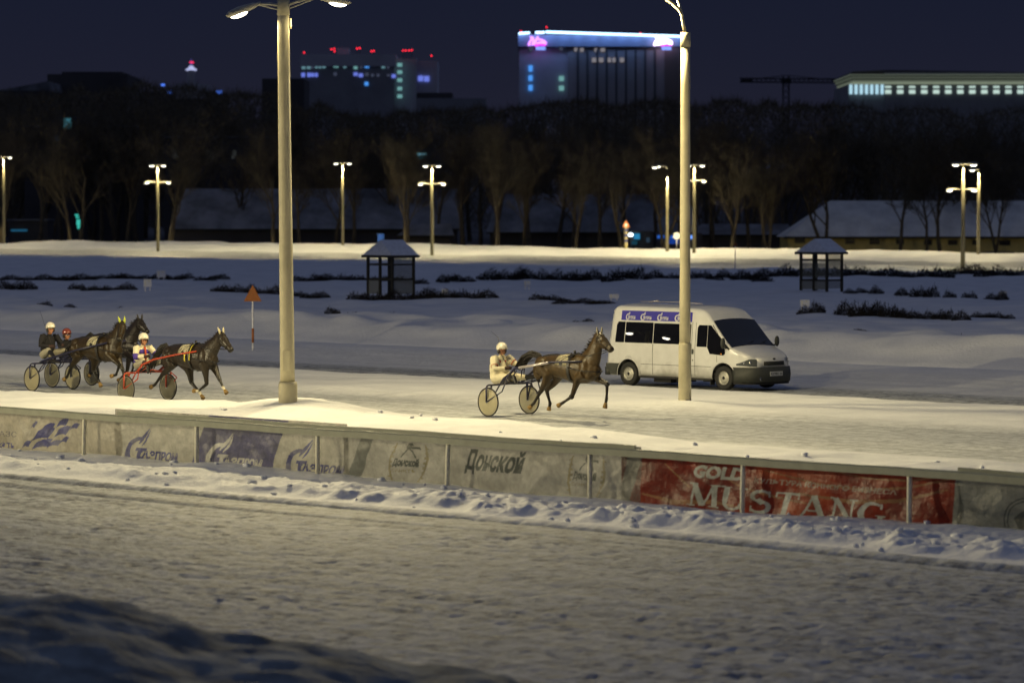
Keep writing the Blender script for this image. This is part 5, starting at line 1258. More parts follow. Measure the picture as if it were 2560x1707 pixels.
# ------------------------------------------------------------------ signs and small things
def tri_sign(px, pyt, pyb, z, wpx, label, mt, band=True, wfix=None):
    p = PW(px, pyb, wfix) if wfix else G(px, pyb, z); d = (p.y-p.x)*c; s = F/d
    top = PD(px, pyt, d).z; g0 = gz(p.x, p.y)
    root = empty('road_sign', (p.x, p.y, g0), R(45), label, 'warning sign'); w_ = wpx/s; hh = w_*.92; zt_ = top-g0
    bm = bmesh.new(); vs = [V(-w_/2, 0, zt_-hh), V(w_/2, 0, zt_-hh), V(0, 0, zt_)]
    a = [bm.verts.new(v+V(0, -.01, 0)) for v in vs]; b = [bm.verts.new(v+V(0, .01, 0)) for v in vs]
    bm.faces.new(a); bm.faces.new(b[::-1])
    for i in range(3): bm.faces.new((a[i], b[i], b[(i+1)%3], a[(i+1)%3]))
    bmesh.ops.recalc_face_normals(bm, faces=bm.faces); bobj('triangle', bm, M[mt], root)
    bm = bmesh.new(); tube(bm, [(0, .04, -.3), (0, .04, zt_-hh*.3)], .035, 8); pl = bobj('pole', bm, M['sign_white'], root)
    if band: bm = bmesh.new(); tube(bm, [(0, .04, .25), (0, .04, .75)], .042, 8); bobj('red_band', bm, M['sign_red'], pl)
    return root
tri_sign(632, 712, 850, .45, 45, 'faded orange red triangle sign on a white and red pole', 'sign_red')
tri_sign(1838, 605, 672, .45, 11, 'tiny pale triangle sign on a thin pole before the far bank', 'sign_red', False)
def board(px, py, z, wpx, hpx, label):
    p = G(px, py, z); d = (p.y-p.x)*c; s = F/d; g0 = gz(p.x, p.y)
    root = empty('marker_board', (p.x, p.y, g0), R(45), label, 'marker board', 'small white boards standing in the infield')
    w_, h_ = wpx/s, hpx/s; bm = bmesh.new(); box(bm, -w_/2, w_/2, -.02, .02, h_*.35, h_); bobj('panel', bm, M['sign_white'], root)
    bm = bmesh.new()
    box(bm, -w_*.35, -w_*.22, -.028, -.021, h_*.45, h_*.9); box(bm, w_*.05, w_*.3, -.028, -.021, h_*.8, h_*.9); bobj('marks', bm, M['post'], root)
    for x in (-.3, .3): bm = bmesh.new(); box(bm, w_*x-.03, w_*x+.03, .021, .06, -.2, h_*.9); bobj('leg', bm, M['sign_white'], root)
for (px, py, w_, h_, lb) in ((403, 716, 22, 26, 'taller white board behind the shrubs left of the road triangle'), (369, 739, 20, 30, 'white board nearer than its neighbour at left infield'), (1318, 733, 16, 24, 'white board in front of the long dark hedge in the middle'),
        (1112, 748, 16, 18, 'low white board just right of the left hut'), (1535, 764, 24, 16, 'white board peeping over the roof of the van'), (2012, 786, 24, 24, 'white board below the right hut'), (2508, 758, 20, 22, 'white board near the right edge of the infield')):
    board(px, py, .3, w_, h_, lb)
# far roadside objects on the bank
p = PW(952, 606, 293); bm = bmesh.new(); s_ = F/((p.y-p.x)*c); box(bm, -.38, .38, -.3, .3, -.6, 19/s_); box(bm, -.42, .42, -.34, .34, 19/s_, 19/s_+.1)
o = bobj('blue_cabin', bm, mat('faintly glowing blue plastic', (.03, .12, .5), .5, emit=(.02, .12, .5), estr=.12)); o.location = (p.x, p.y, p.z); o.rotation_euler.z = R(45); tag(o, 'narrow bright blue cabinet behind the far bank above the left hut', 'cabinet')  # cabinet plastic glows faintly though it is no lamp
p = PW(1565, 612, 291); d_ = (p.y-p.x)*c; s_ = F/d_
root = empty('striped_post', p, R(45), 'blue and yellow striped post with small red triangle on the far bank', 'striped post')
bands = 7; hb = 46/s_/bands
for i in range(bands):
    bm = bmesh.new(); tube(bm, [(0, 0, -.4 if i == 0 else i*hb), (0, 0, (i+1)*hb)], .21, 12)
    bobj('yellow_band' if i % 2 == 0 else 'blue_band', bm, mat('band', (.45, .38, .18) if i % 2 == 0 else (.03, .04, .2), .6), root)
bm = bmesh.new(); z0 = 44/s_; w_ = 20/s_
v = [bm.verts.new(q) for q in (V(-w_/2, -.25, z0), V(w_/2, -.25, z0), V(0, -.25, z0+w_*.85))]; v2 = [bm.verts.new(q) for q in (V(-w_/2, -.2, z0), V(w_/2, -.2, z0), V(0, -.2, z0+w_*.85))]
bm.faces.new(v); bm.faces.new(v2[::-1])
for i in range(3): bm.faces.new((v[i], v2[i], v2[(i+1)%3], v[(i+1)%3]))
bobj('triangle', bm, mat('orange red sign', (.5, .16, .06), .5), root)
bm = bmesh.new(); box(bm, -w_*.14, w_*.14, -.262, -.252, z0+w_*.12, z0+w_*.42); bobj('pictogram', bm, M['sign_white'], root)
p = PW(1692, 612, 292); s_ = F/((p.y-p.x)*c); root = empty('round_sign', p, R(45), 'pale round sign on a post beside the near lamp post, far bank', 'round sign')
bm = bmesh.new(); tube(bm, [(0, -.03, 22/s_), (0, .03, 22/s_)], .42, 20, ref=V(1, 0, 0)); bobj('disc', bm, M['sign_white'], root); bm = bmesh.new(); tube(bm, [(0, .06, -.4), (0, .06, 22/s_)], .05, 8); bobj('post', bm, M['post'], root)
# ------------------------------------------------------------------ shrubs
def shrub_mesh(seed, n=900):
    rg = random.Random(seed); bm = bmesh.new(); ph = rg.uniform(0, 6)
    for i in range(n):
        a = rg.uniform(0, 2*math.pi); r = rg.random()**.5; x, y = r*math.cos(a), r*math.sin(a)*.7
        top = .46*(1-r**3)*(.78+.22*math.sin(x*4+ph)) + .06; z = rg.uniform(-.05, top)
        if rg.random() < .05: z = top+rg.uniform(.0, .12)
        p = V(x, y, z); d_ = V(rg.gauss(0, .6), rg.gauss(0, .6), rg.uniform(.1, 1)).normalized()*rg.uniform(.08, .22)
        s_ = d_.cross(V(rg.gauss(0, 1), rg.gauss(0, 1), rg.gauss(0, 1))).normalized()*rg.uniform(.012, .035)
        bm.faces.new([bm.verts.new(q) for q in (p-s_, p+s_, p+d_)])
    me = bpy.data.meshes.new('shrub'); bm.to_mesh(me); bm.free(); me.materials.append(M['shrub']); return me
SH = [shrub_mesh(i) for i in range(4)]
rg = random.Random(11)
def shrubs(px0, px1, py0, py1, hpx, n, label, group, jit=1.5, wide=1.0):
    for i in range(n):
        u = (i+.5)/n; px = px0+(px1-px0)*u + rg.uniform(-.3, .3)*(px1-px0)/n; py = py0+(py1-py0)*u + rg.uniform(-jit, jit)
        p = G(px, py, .32); d = (p.y-p.x)*c; s = F/d; z0 = gz(p.x, p.y)
        o = bpy.data.objects.new('shrub', SH[rg.randrange(4)]); COL.objects.link(o); o.location = (p.x, p.y, z0)
        h_ = hpx*1.1/s*rg.uniform(.8, 1.2)/.50; wd_ = max(.35, (px1-px0)/n/s*.85*wide)*rg.uniform(.9, 1.25)
        o.rotation_euler.z = R(45)+rg.choice([0, math.pi])+rg.uniform(-.15, .15); o.scale = (wd_, max(.5, wd_*.6), h_)
        tag(o, label, 'shrub', group)
L_ = 'dark shrubs in the long thin hedge line left of the left hut'
shrubs(10, 560, 708, 708, 11, 15, 'dark bare shrub in the long hedge line behind the white boards at left', L_, 2)
shrubs(5, 90, 730, 728, 20, 3, 'thick dark shrub at the far left edge of the infield', 'shrubs at the left edge of the infield')
shrubs(180, 320, 732, 738, 13, 5, 'low shrub right of the thick left edge clump', 'low shrubs left of the white boards')
shrubs(530, 700, 742, 746, 17, 6, 'dark shrub behind the red triangle sign', 'shrubs behind the red triangle sign')
shrubs(730, 815, 752, 752, 13, 4, 'dark shrub just right of the cream lamp post', 'shrubs right of the cream lamp post')
shrubs(735, 1050, 712, 712, 14, 9, 'dark shrub in the row behind the left hut', 'row of shrubs behind the left hut')
shrubs(880, 1235, 754, 762, 20, 11, 'dark shrub at the foot of the left hut', 'row of shrubs at the foot of the left hut')
shrubs(1090, 1180, 708, 708, 17, 4, 'dark shrub between left hut and long hedge', 'clump right of the left hut')
shrubs(1200, 1650, 705, 706, 23, 13, 'black shrub of the long hedge left of the near lamp post', 'long black hedge in mid field')
shrubs(1640, 1700, 705, 705, 14, 2, 'black shrub left of the near lamp post', 'long black hedge in mid field, end')
shrubs(1730, 1930, 702, 706, 17, 6, 'dark shrub in the hedge between the lamp post and the right hut', 'hedge left of the right hut')
shrubs(1330, 1540, 768, 772, 12, 6, 'sparse low shrub left of the van roof', 'low shrubs left of the van')
shrubs(1900, 2560, 700, 700, 20, 18, 'black shrub of the hedge line at the right', 'long black hedge at the right')
shrubs(2010, 2060, 792, 794, 22, 2, 'shrub below the white board by the right hut', 'pair of shrubs below the right hut')
shrubs(2100, 2240, 797, 800, 30, 5, 'tall dark shrub right of the van roof', 'tall shrubs right of the van')
shrubs(2230, 2410, 802, 806, 19, 7, 'dark shrub at the right of the tall clump', 'shrubs at the right infield')
shrubs(2430, 2530, 796, 796, 12, 4, 'small shrub near the right edge', 'small shrubs at the right edge')
shrubs(2120, 2160, 748, 748, 12, 2, 'low shrub right of the right hut', 'shrubs right of the right hut')
shrubs(2180, 2540, 750, 756, 20, 8, 'faint wispy shrub in the right infield', 'wispy shrubs in the right infield', 2, .5)
for (px, py, hp) in ((80, 785, 8), (110, 778, 10), (178, 778, 12), (235, 783, 9), (300, 785, 14), (318, 790, 12), (640, 798, 10), (795, 803, 8), (835, 808, 14), (885, 812, 12), (980, 810, 16), (1060, 815, 11), (1355, 823, 7), (1448, 826, 8), (1470, 824, 10), (2065, 860, 7), (2145, 866, 8), (2340, 868, 10), (2395, 870, 13), (2430, 872, 10)):
    shrubs(px-9, px+9, py, py, hp, 1, 'small dark tuft poking through the snow bank', 'small tufts poking through the snow bank', 0, 1)
# ------------------------------------------------------------------ bare trees
def tree_mesh(seed, H_=17.0):
    rg = random.Random(seed); tb = bmesh.new(); cb = bmesh.new()
    def grow(p, d, L_, r, lev):
        n = 4 if lev < 2 else 3; pts = [p]; q = p.copy(); dd = d.copy()
        for i in range(n):
            dd = (dd+V(rg.gauss(0, .10+.05*lev), rg.gauss(0, .10+.05*lev), .10 if lev else .15)).normalized(); q = q+dd*(L_/n); pts.append(q.copy())
        rr = [r*(1-.62*i/n) for i in range(n+1)]
        tube(tb if lev == 0 else cb, pts, rr, 8 if lev == 0 else (5 if lev == 1 else 3), cap=False)
        if lev >= 4: return
        k = (7, 6, 5, 5)[lev]
        for i in range(k):
            f = (.35 if lev == 0 else .22)+(.65 if lev == 0 else .78)*(i+rg.random())/k; f = min(f, .99)*n; a = int(f); base = pts[a].lerp(pts[min(a+1, n)], f-a)
            ax = V(rg.gauss(0, 1), rg.gauss(0, 1), rg.gauss(0, .35)); ax = (ax - dd*ax.dot(dd)).normalized()
            nd = (dd*rg.uniform(.7, 1.0)+ax*rg.uniform(.35, .65)*(1 if lev < 2 else 1.3)).normalized()
            grow(base, nd, L_*rg.uniform(.42, .62)*(1.0 if lev else .95), max(.028, r*(1-.62*f/n)*.52), lev+1)
    if seed % 3 == 0:
        for a in (-.22, .2): grow(V(0, 0, -.5), V(a, rg.uniform(-.1, .1), 1).normalized(), H_*.62, .26, 0)
    else: grow(V(0, 0, -.5), V(rg.uniform(-.06, .06), 0, 1).normalized(), H_*.66, .34, 0)
    r = []
    for nm, b, m in (('trunk', tb, 'bark'), ('crown', cb, 'twig')):
        me = bpy.data.meshes.new(nm); b.to_mesh(me); b.free(); me.materials.append(M[m]); r.append(me)
    return r
TM = [tree_mesh(s) for s in (1, 2, 3, 4, 6, 7)]
def place_tree(px, d, htop_px, label, group, k=None):
    top = PD(px, htop_px, d); h_ = top.z
    k = rg.randrange(len(TM)) if k is None else k
    co = max(v.co.z for v in TM[k][1].vertices); s = h_/co
    e = empty('bare_tree', (top.x, top.y, -.1), rg.uniform(0, 6.28), label, 'bare tree', group); e.scale = (s*rg.uniform(.9, 1.2),)*2+(s,)
    for nm, me in zip(('trunk', 'crown'), TM[k]):
        o = bpy.data.objects.new(nm, me); COL.objects.link(o); o.parent = e
    return e
topx = [0, 150, 330, 640, 760, 1000, 1150, 1300, 1700, 1780, 1900, 2050, 2300, 2560]; topy = [235, 225, 215, 225, 265, 285, 270, 262, 262, 255, 262, 262, 280, 268]
zones = [(0, 420, 'bare winter tree before the dark block at the left', 'bare trees at the left'), (420, 1000, 'bare winter tree before the snowy roof left of centre', 'bare trees left of centre'),
         (1000, 1560, 'bare winter tree below the blue lit hotel', 'bare trees below the hotel'), (1560, 2000, 'bare winter tree below the crane', 'bare trees below the crane'), (2000, 2600, 'bare winter tree before the floodlit cornice', 'bare trees at the right')]
def zone_of(px):
    for z in zones:
        if px < z[1]: return z
    return zones[-1]
for row, (dm, n) in enumerate(((308, 32), (334, 42), (365, 44), (405, 46))):
    for i in range(n):
        px = -60+2680*(i+rg.uniform(.1, .9))/n; z = zone_of(px)
        if row < 2 and px > 1950: continue      # open ground in front of the right hand barn
        hy = interp(px, topx, topy)+rg.uniform(-18, 40)+(3-row)*6
        if row == 0: hy += rg.choice([0, 10, 40])
        place_tree(px, (dm+rg.uniform(-8, 9))/(c*(1+(px-CX)/F)), hy, z[2], z[3])
for (px, d, hy, k, lb) in ((2060, 424, 300, 2, 'forked bare tree standing behind the right hut before the ochre wall'), (2252, 425, 330, 1, 'leaning bare trunk before the barn, right of the forked tree'), (2318, 426, 360, 3, 'slim bare trunk before the barn, between two lamps and the leaning trunk'), (2352, 426, 330, 0, 'bare trunk just left of the tall right lamp'), (2492, 424, 350, 4, 'bare tree before the barn at the right edge'), (1905, 430, 470, 5, 'small bare tree left of the ochre barn')):
    place_tree(px, d, hy, lb, None, k)
# distant wood behind, reads as one mass
rgn = np.random.default_rng(3); n = 110000
dd = rgn.uniform(590, 680, n); pxx = rgn.uniform(-200, 2760, n); ty = np.interp(pxx, topx, topy)+8+14*vn(pxx/40, pxx*0, 77)
ztop = H+(HY-ty)/F*dd; zz = ztop*(1-rgn.random(n)**1.5*.95)
X = (pxx-CX)/F*dd; tt = (X-dd)*c; ww = (X+dd)*c
P0 = np.stack([tt, ww, zz], 1); dr = rgn.normal(0, 1, (n, 3)); dr[:, 2] = np.abs(dr[:, 2])+.4; dr /= np.linalg.norm(dr, axis=1)[:, None]
ln = rgn.uniform(.6, 2.4, n)[:, None]; sd = np.cross(dr, rgn.normal(0, 1, (n, 3))); sd /= np.linalg.norm(sd, axis=1)[:, None]; sd *= rgn.uniform(.03, .10, n)[:, None]
co = np.stack([P0-sd, P0+sd, P0+dr*ln], 1).reshape(-1, 3)
me = bpy.data.meshes.new('distant_wood'); me.from_pydata(co.tolist(), [], np.arange(3*n).reshape(-1, 3).tolist())
tag(mobj('distant_wood', me, M['twig']), 'far off bare wood between racecourse and city', kind='stuff')
# ------------------------------------------------------------------ buildings
def facade(name, px0, px1, pyt, d, depth, m, label, cat='building', pyb=None, yaw=0.0):
    a, b = PD(px0, pyt, d), PD(px1, pyt, d); wd_ = (b-a).length
    e = empty(name, ((a.x+b.x)/2, (a.y+b.y)/2, 0), R(45)+yaw, label, cat)
    bm = bmesh.new(); box(bm, -wd_/2, wd_/2, 0, depth, -3, a.z); bobj('wall', bm, M[m], e)
    e['_w'] = wd_; e['_z'] = a.z; e['_d'] = d; e['_px'] = (px0+px1)/2
    return e
def on(e, px, py, off=0): d = e['_d']; return V((px-e['_px'])*d/F, -off, H+(HY-py)*d/F)
def wins(e, lst, name='window', off=.1):
    for (px, py, wp, hp, m) in lst:
        p = on(e, px, py); d = e['_d']; w2, h2 = wp*d/F/2, hp*d/F/2
        bm = bmesh.new(); box(bm, p.x-w2, p.x+w2, -.25, -.01, p.z-h2, p.z+h2); bobj(name, bm, m, e)
CY_, BL_, TE_, WH_ = emis('window cyan', (.20, .42, .50), .55), emis('window blue', (.16, .22, .80), .9), emis('window teal', (.22, .52, .52), .65), emis('window dim', (.10, .12, .20), .4)
SKYB = emis('window sky blue', (.08, .35, 1.0), .9)
RED_ = emis('obstruction light', (1, .02, .04), 2.6); 
# office block
ob = facade('office_block', 755, 985, 142, 900, 25, 'conc', 'low wide office block with blue and teal lit windows and red roof lights')
bm = bmesh.new(); q = on(ob, 1035, 150); w0 = on(ob, 985, 150).x; box(bm, w0, w0+55*900/F, 2, 24, -3, H+(HY-142)*900/F-.5); box(bm, on(ob, 1010, 0).x+3, on(ob, 1092, 0).x, 5, 22, -3, H+(HY-152)*900/F); bobj('wing', bm, M['conc_mid'], ob)
bm = bmesh.new(); box(bm, on(ob, 755, 0).x-.5, on(ob, 985, 0).x+.4, -.5, 25.4, ob['_z']-2.6, ob['_z']+.6); box(bm, on(ob, 840, 0).x, on(ob, 870, 0).x, 5, 12, ob['_z']+.6, ob['_z']+2.5); bobj('parapet', bm, M['conc_mid'], ob)
wl = [(759, 169, 9, 11, CY_), (772, 169, 9, 10, CY_), (781, 169, 6, 9, WH_), (791, 168, 6, 9, CY_), (800, 168, 6, 9, CY_), (810, 167, 8, 10, CY_), (840, 166, 12, 9, TE_), (862, 167, 7, 9, CY_), (889, 171, 9, 7, TE_), (903, 169, 6, 7, WH_), (917, 168, 10, 7, SKYB), (958, 169, 8, 7, CY_), (970, 170, 6, 6, WH_),
      (758, 189, 9, 10, BL_), (773, 189, 9, 10, BL_), (782, 189, 7, 9, BL_), (791, 189, 7, 9, BL_), (838, 187, 8, 8, WH_), (889, 187, 10, 8, BL_), (902, 190, 10, 9, BL_), (917, 188, 9, 8, WH_), (931, 190, 7, 7, WH_), (945, 190, 7, 7, WH_), (971, 190, 8, 5, WH_), (984, 192, 10, 9, BL_), (916, 211, 9, 9, SKYB)]
for y in (164, 182, 202, 223, 242): wl.append((999, y, 12, 9, TE_))
wins(ob, wl); 
bm = bmesh.new()
for (px, py) in ((1050, 196), (1065, 197)): p_ = on(ob, px, py); box(bm, p_.x-.65, p_.x+.65, 4.6, 4.95, p_.z-.7, p_.z+.7)
bobj('wing_window', bm, BL_, ob)
def redlights(e, lst):
    for px, py in lst:
        p = on(e, px, py); bm = bmesh.new(); ball(bm, (p.x, 1.0, p.z), .21, 10, 7); l = bobj('obstruction_light', bm, RED_, e, True)
        bm = bmesh.new(); box(bm, p.x-.06, p.x+.06, .95, 1.05, e['_z']-.5, p.z-.3); bobj('mast', bm, M['rust'], l)
redlights(ob, [(760, 133), (828, 125), (835, 124), (836, 130), (892, 123), (899, 122), (928, 130), (934, 129), (1007, 128), (1014, 128), (1022, 128), (1029, 127), (1078, 141)])
# hotel with blue neon roof edge
ht = facade('hotel_tower', 1421, 1716, 120, 950, 30, 'hotel', 'tall hotel block outlined by a blue white neon roof edge and two violet signs')
z1 = ht['_z']
bm = bmesh.new(); x0, x1 = on(ht, 1299, 0).x, on(ht, 1421, 0).x; box(bm, x0, x1, .5, 29, -3, z1); bobj('side_wing', bm, M['conc_mid'], ht)
bm = bmesh.new(); box(bm, on(ht, 1299, 0).x-.3, on(ht, 1712, 0).x, -1.0, 30.5, H+(HY-119)*950/F, H+(HY-90)*950/F); bobj('attic', bm, mat('attic pale panel', (.22, .24, .32), .8), ht)
bm = bmesh.new(); box(bm, on(ht, 1661, 0).x, on(ht, 1712, 0).x, -.6, 29.8, -3, H+(HY-119.2)*950/F); bobj('stair_tower', bm, mat('brown panel', (.20, .15, .125), .9), ht)
bm = bmesh.new()
for px in range(1445, 1661, 24): p_ = on(ht, px, 0); box(bm, p_.x-.25, p_.x+.25, -.5, -.01, 0, z1-.5)
bobj('facade_ribs', bm, M['conc_dark'], ht)
NEON = emis('neon white blue', (.45, .72, 1.0), 3.6)
bm = bmesh.new()
for a, b, ya, yb in ((1297, 1325, 87, 85), (1339, 1362, 84.5, 84), (1365, 1712, 83, 94)):
    pa, pb = on(ht, a, ya), on(ht, b, yb); n_ = 10
    tube(bm, [V(pa.x, -1.4, pa.z), V(pb.x, -1.4, pb.z)], .30, 8, ref=V(0, 1, 0))
bobj('neon_line', bm, NEON, ht)
for i in range(12):
    ld = bpy.data.lights.new('neon_glow', 'POINT'); ld.energy = 260; ld.color = (.22, .42, 1); ld.shadow_soft_size = .8
    o = bpy.data.objects.new('neon_glow', ld); COL.objects.link(o); o.parent = ht; p_ = on(ht, 1302+i*36, 86+i*.8); o.location = (p_.x, -3.0, p_.z-.5)
VIO, VIO2, PBL, MAG = emis('sign violet', (.62, .25, 1.0), 2.2), emis('sign violet white', (1.0, .75, 1.0), 4), emis('sign pale blue', (.22, .35, .95), 1.3), emis('sign magenta', (.75, .02, .8), 1.6)
def neon_sign(cx, cy, m, sc=1.0):
    root_ = bpy.data.objects.new('hotel_sign', None)
    d = 950; k = d/F
    def P_(x, y): p = on(ht, cx+x, cy+y); return V(p.x, -2.2, p.z)
    bm = bmesh.new()
    tube(bm, [P_(-22, 11), P_(-19, 2), P_(-14, -4), P_(-17, -12), P_(-12, -9), P_(-9, 2), P_(-15, 10), P_(-7, 7), P_(-4, -2), P_(2, -12), P_(2, -4), P_(8, -4), P_(12, -2), P_(17, 0), P_(21, 4), P_(22, 8), P_(12, 4), P_(4, 4), P_(-2, 6)], .34, 6)
    s = bobj('hotel_sign', bm, m, ht)
    bm = bmesh.new(); tube(bm, [P_(-6, 12), P_(4, 9.5), P_(16, 9.5), P_(22, 8.5)], .3, 6); bobj('swash', bm, MAG, s)
    bm = bmesh.new(); a, b = P_(-4, 14), P_(20, 22); box(bm, a.x, b.x, -2.3, -2.1, b.z, a.z); bobj('sub_sign', bm, PBL, s)
neon_sign(1344, 106, VIO); neon_sign(1657, 106, VIO2)
wins(ht, [(1327, 173, 10, 15, SKYB), (1327, 197, 10, 14, SKYB), (1327, 221, 10, 14, SKYB), (1328, 124, 9, 12, WH_), (1404, 198, 12, 12, TE_), (1404, 222, 12, 12, TE_), (1403, 124, 9, 8, WH_)], off=.1)
DIM = emis('curtained window', (.36, .34, .38), .55)
wins(ht, [(1486, 152, 12, 11, DIM), (1503, 152, 11, 11, DIM), (1523, 152, 9, 11, DIM), (1536, 152, 9, 11, DIM), (1555, 152, 10, 11, DIM), (1440, 126, 8, 9, DIM), (1455, 127, 9, 9, DIM), (1490, 127, 7, 9, DIM), (1507, 127, 11, 9, DIM)])
redlights(ht, [(1303, 80), (1367, 70), (1601, 85), (1708, 84)])
# floodlit classical block at right
cb = facade('classical_block', 2212, 2800, 182, 620, 30, 'conc', 'floodlit classical building with a glowing cornice and colonnade at the right')
z2 = cb['_z']; k = 620/F
CORN = [mat('cornice stone lit by emission', (.20, .21, .18), .8, emit=(.42, .50, .36), estr=q) for q in (.42, .17, .3, .0)]  # emission stands in for floodlight falling on the cornice
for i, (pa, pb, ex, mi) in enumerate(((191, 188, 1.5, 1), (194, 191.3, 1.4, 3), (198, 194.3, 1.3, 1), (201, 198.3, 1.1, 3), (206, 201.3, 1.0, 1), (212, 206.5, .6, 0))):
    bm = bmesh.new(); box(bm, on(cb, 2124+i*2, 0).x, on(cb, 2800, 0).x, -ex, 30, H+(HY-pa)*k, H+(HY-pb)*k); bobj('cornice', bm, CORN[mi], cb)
bm = bmesh.new(); box(bm, on(cb, 2122, 0).x, on(cb, 2212, 0).x, .4, 28, -3, H+(HY-212)*k); bobj('corner_wing', bm, M['conc'], cb)
bm = bmesh.new(); vs = [on(cb, 2126, 187), on(cb, 2134, 180), on(cb, 2220, 176), on(cb, 2800, 185), on(cb, 2800, 188.5)]
a_ = [bm.verts.new((v_.x, 1.0, v_.z)) for v_ in vs]; b_ = [bm.verts.new((v_.x, 28, v_.z)) for v_ in vs]; bm.faces.new(a_); bm.faces.new(b_[::-1])
for i in range(5): bm.faces.new((a_[i], b_[i], b_[(i+1)%5], a_[(i+1)%5]))
bobj('roof', bm, M['conc_dark'], cb)
COLM = emis('floodlit pier', (.62, .82, .74), .85); COLM2 = emis('floodlit pier cool', (.45, .72, .85), 1.0)  # piers glow by themselves in place of floodlighting
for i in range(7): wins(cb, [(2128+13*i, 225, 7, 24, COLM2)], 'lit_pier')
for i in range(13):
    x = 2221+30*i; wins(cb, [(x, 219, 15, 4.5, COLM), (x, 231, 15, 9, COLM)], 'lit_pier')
# dark blocks on the left skyline
dl = facade('apartment_block', 118, 318, 186, 700, 25, 'conc_dark', 'dark flat block rising over the trees at the left')
bm = bmesh.new(); box(bm, on(dl, 150, 0).x, on(dl, 300, 0).x, 3, 20, dl['_z'], dl['_z']+.6); bobj('roof_parapet', bm, M['conc_dark'], dl)
d2 = facade('gabled_block', -60, 124, 228, 680, 25, 'conc_dark', 'lower dark building with one bright cyan window at the far left')
bm = bmesh.new(); p0, p1, p2 = on(d2, -60, 228), on(d2, 124, 203), on(d2, 60, 226)
a_ = [bm.verts.new((q.x, 0, q.z)) for q in (on(d2, -10, 228), on(d2, 124, 228), on(d2, 120, 204), on(d2, 96, 209))]; b_ = [bm.verts.new((v_.co.x, 20, v_.co.z)) for v_ in a_]; bm.faces.new(a_); bm.faces.new(b_[::-1])
for i in range(4): bm.faces.new((a_[i], b_[i], b_[(i+1)%4], a_[(i+1)%4]))
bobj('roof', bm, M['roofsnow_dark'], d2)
wins(d2, [])
d3 = facade('city_block', 655, 760, 197, 760, 20, 'conc_dark', 'dark building between the cream lamp post and the office block')
d4 = facade('far_terrace', 320, 560, 232, 1100, 20, 'conc_dark', 'far low terrace with small blue signs left of the cream lamp post')
bm = bmesh.new(); box(bm, on(d4, 440, 0).x, on(d4, 515, 0).x, -.5, 20, d4['_z']-2, H+(HY-212)*1100/F); bobj('upper_storey', bm, M['conc_mid'], d4)
for (px, py, w_, h_) in ((408, 214, 9, 5), (424, 232, 11, 7), (548, 232, 14, 8)):
    p_ = on(d4, px, py); bm = bmesh.new(); box(bm, p_.x-w_*1100/F/2, p_.x+w_*1100/F/2, -.9, -.6, p_.z-h_*1100/F/2, p_.z+h_*1100/F/2); bobj('lit_sign', bm, emis('blue sign', (.06, .16, .7), .8 if px > 410 else 2), d4)
d5 = facade('mid_block', 1040, 1215, 246, 800, 20, 'conc', 'dim low grey block between the office block and the hotel')
bm = bmesh.new(); box(bm, on(d5, 1040, 0).x, on(d5, 1130, 0).x, 4, 18, d5['_z'], d5['_z']+1.4); bobj('roof_storey', bm, M['conc_dark'], d5)
# lit spire
sp_ = PD(478, 165, 1400); e = empty('spire_tower', (sp_.x, sp_.y, 0), R(45), 'distant stepped spire lit white with a red tip on the left skyline', 'tower')
zz_ = lambda py: H+(HY-py)*1400/F
bm = bmesh.new(); tube(bm, [(0, 0, -2), (0, 0, zz_(178))], [3.0, 1.6], 8); bobj('shaft', bm, M['conc'], e)
bm = bmesh.new(); tube(bm, [(0, 0, zz_(177)), (0, 0, zz_(170)), (0, 0, zz_(166))], [1.7, 1.2, .6], 8)
for s in (-1, 1): ball(bm, (s*1.5, 0, zz_(176)), (.8, .6, .5), 8, 6)
bobj('lit_stage', bm, emis('lit stone', (.55, .60, .95), .85), e)
bm = bmesh.new(); tube(bm, [(0, 0, zz_(166)), (0, 0, zz_(150))], [.5, .15], 6); bobj('needle', bm, emis('violet needle', (.16, .12, .5), .5), e)
bm = bmesh.new(); box(bm, -.6, 1.0, -.5, .5, zz_(159.5), zz_(156)); bobj('red_star', bm, emis('red star', (1, .03, .12), 1.4), e)
# tower crane
cr_ = PD(1965, 200, 800); e = empty('tower_crane', (cr_.x, cr_.y, 0), R(45), 'dark tower crane with a long level jib on the skyline', 'crane')
zc = lambda py: H+(HY-py)*800/F; kx = 800/F
def truss(bm, a, b, w_, n_):
    a, b = V(*a), V(*b); ax = (b-a).normalized(); s1, s2 = frame(ax, V(0, 1, 0))
    cs = [s1*w_/2+s2*w_/2, -s1*w_/2+s2*w_/2, -s1*w_/2-s2*w_/2, s1*w_/2-s2*w_/2]
    for q in cs: tube(bm, [a+q, b+q], .12, 4)
    for i in range(n_):
        p_, q_ = a.lerp(b, i/n_), a.lerp(b, (i+1)/n_)
        for j in range(4): tube(bm, [p_+cs[j], q_+cs[(j+1) % 4]], .08, 3)
bm = bmesh.new(); truss(bm, (0, 0, 0), (0, 0, zc(192)), 1.4, 26); bobj('mast', bm, M['rust'], e)
bm = bmesh.new(); truss(bm, ((1850-1965)*kx, 0, zc(202)), ((2110-1965)*kx, 0, zc(204)), .9, 22); bobj('jib', bm, M['rust'], e)
bm = bmesh.new(); box(bm, (1852-1965)*kx, (1880-1965)*kx, -1, 1, zc(208), zc(200)); bobj('counterweight', bm, M['rust'], e)
bm = bmesh.new(); tube(bm, [((1860-1965)*kx, 0, zc(202)), (0, 0, zc(190)), ((2100-1965)*kx, 0, zc(203))], .08, 4); bobj('stay', bm, M['rust'], e)
bm = bmesh.new(); box(bm, -1, 1.2, -1, 1, zc(210), zc(200)); bobj('cab', bm, M['rust'], e)
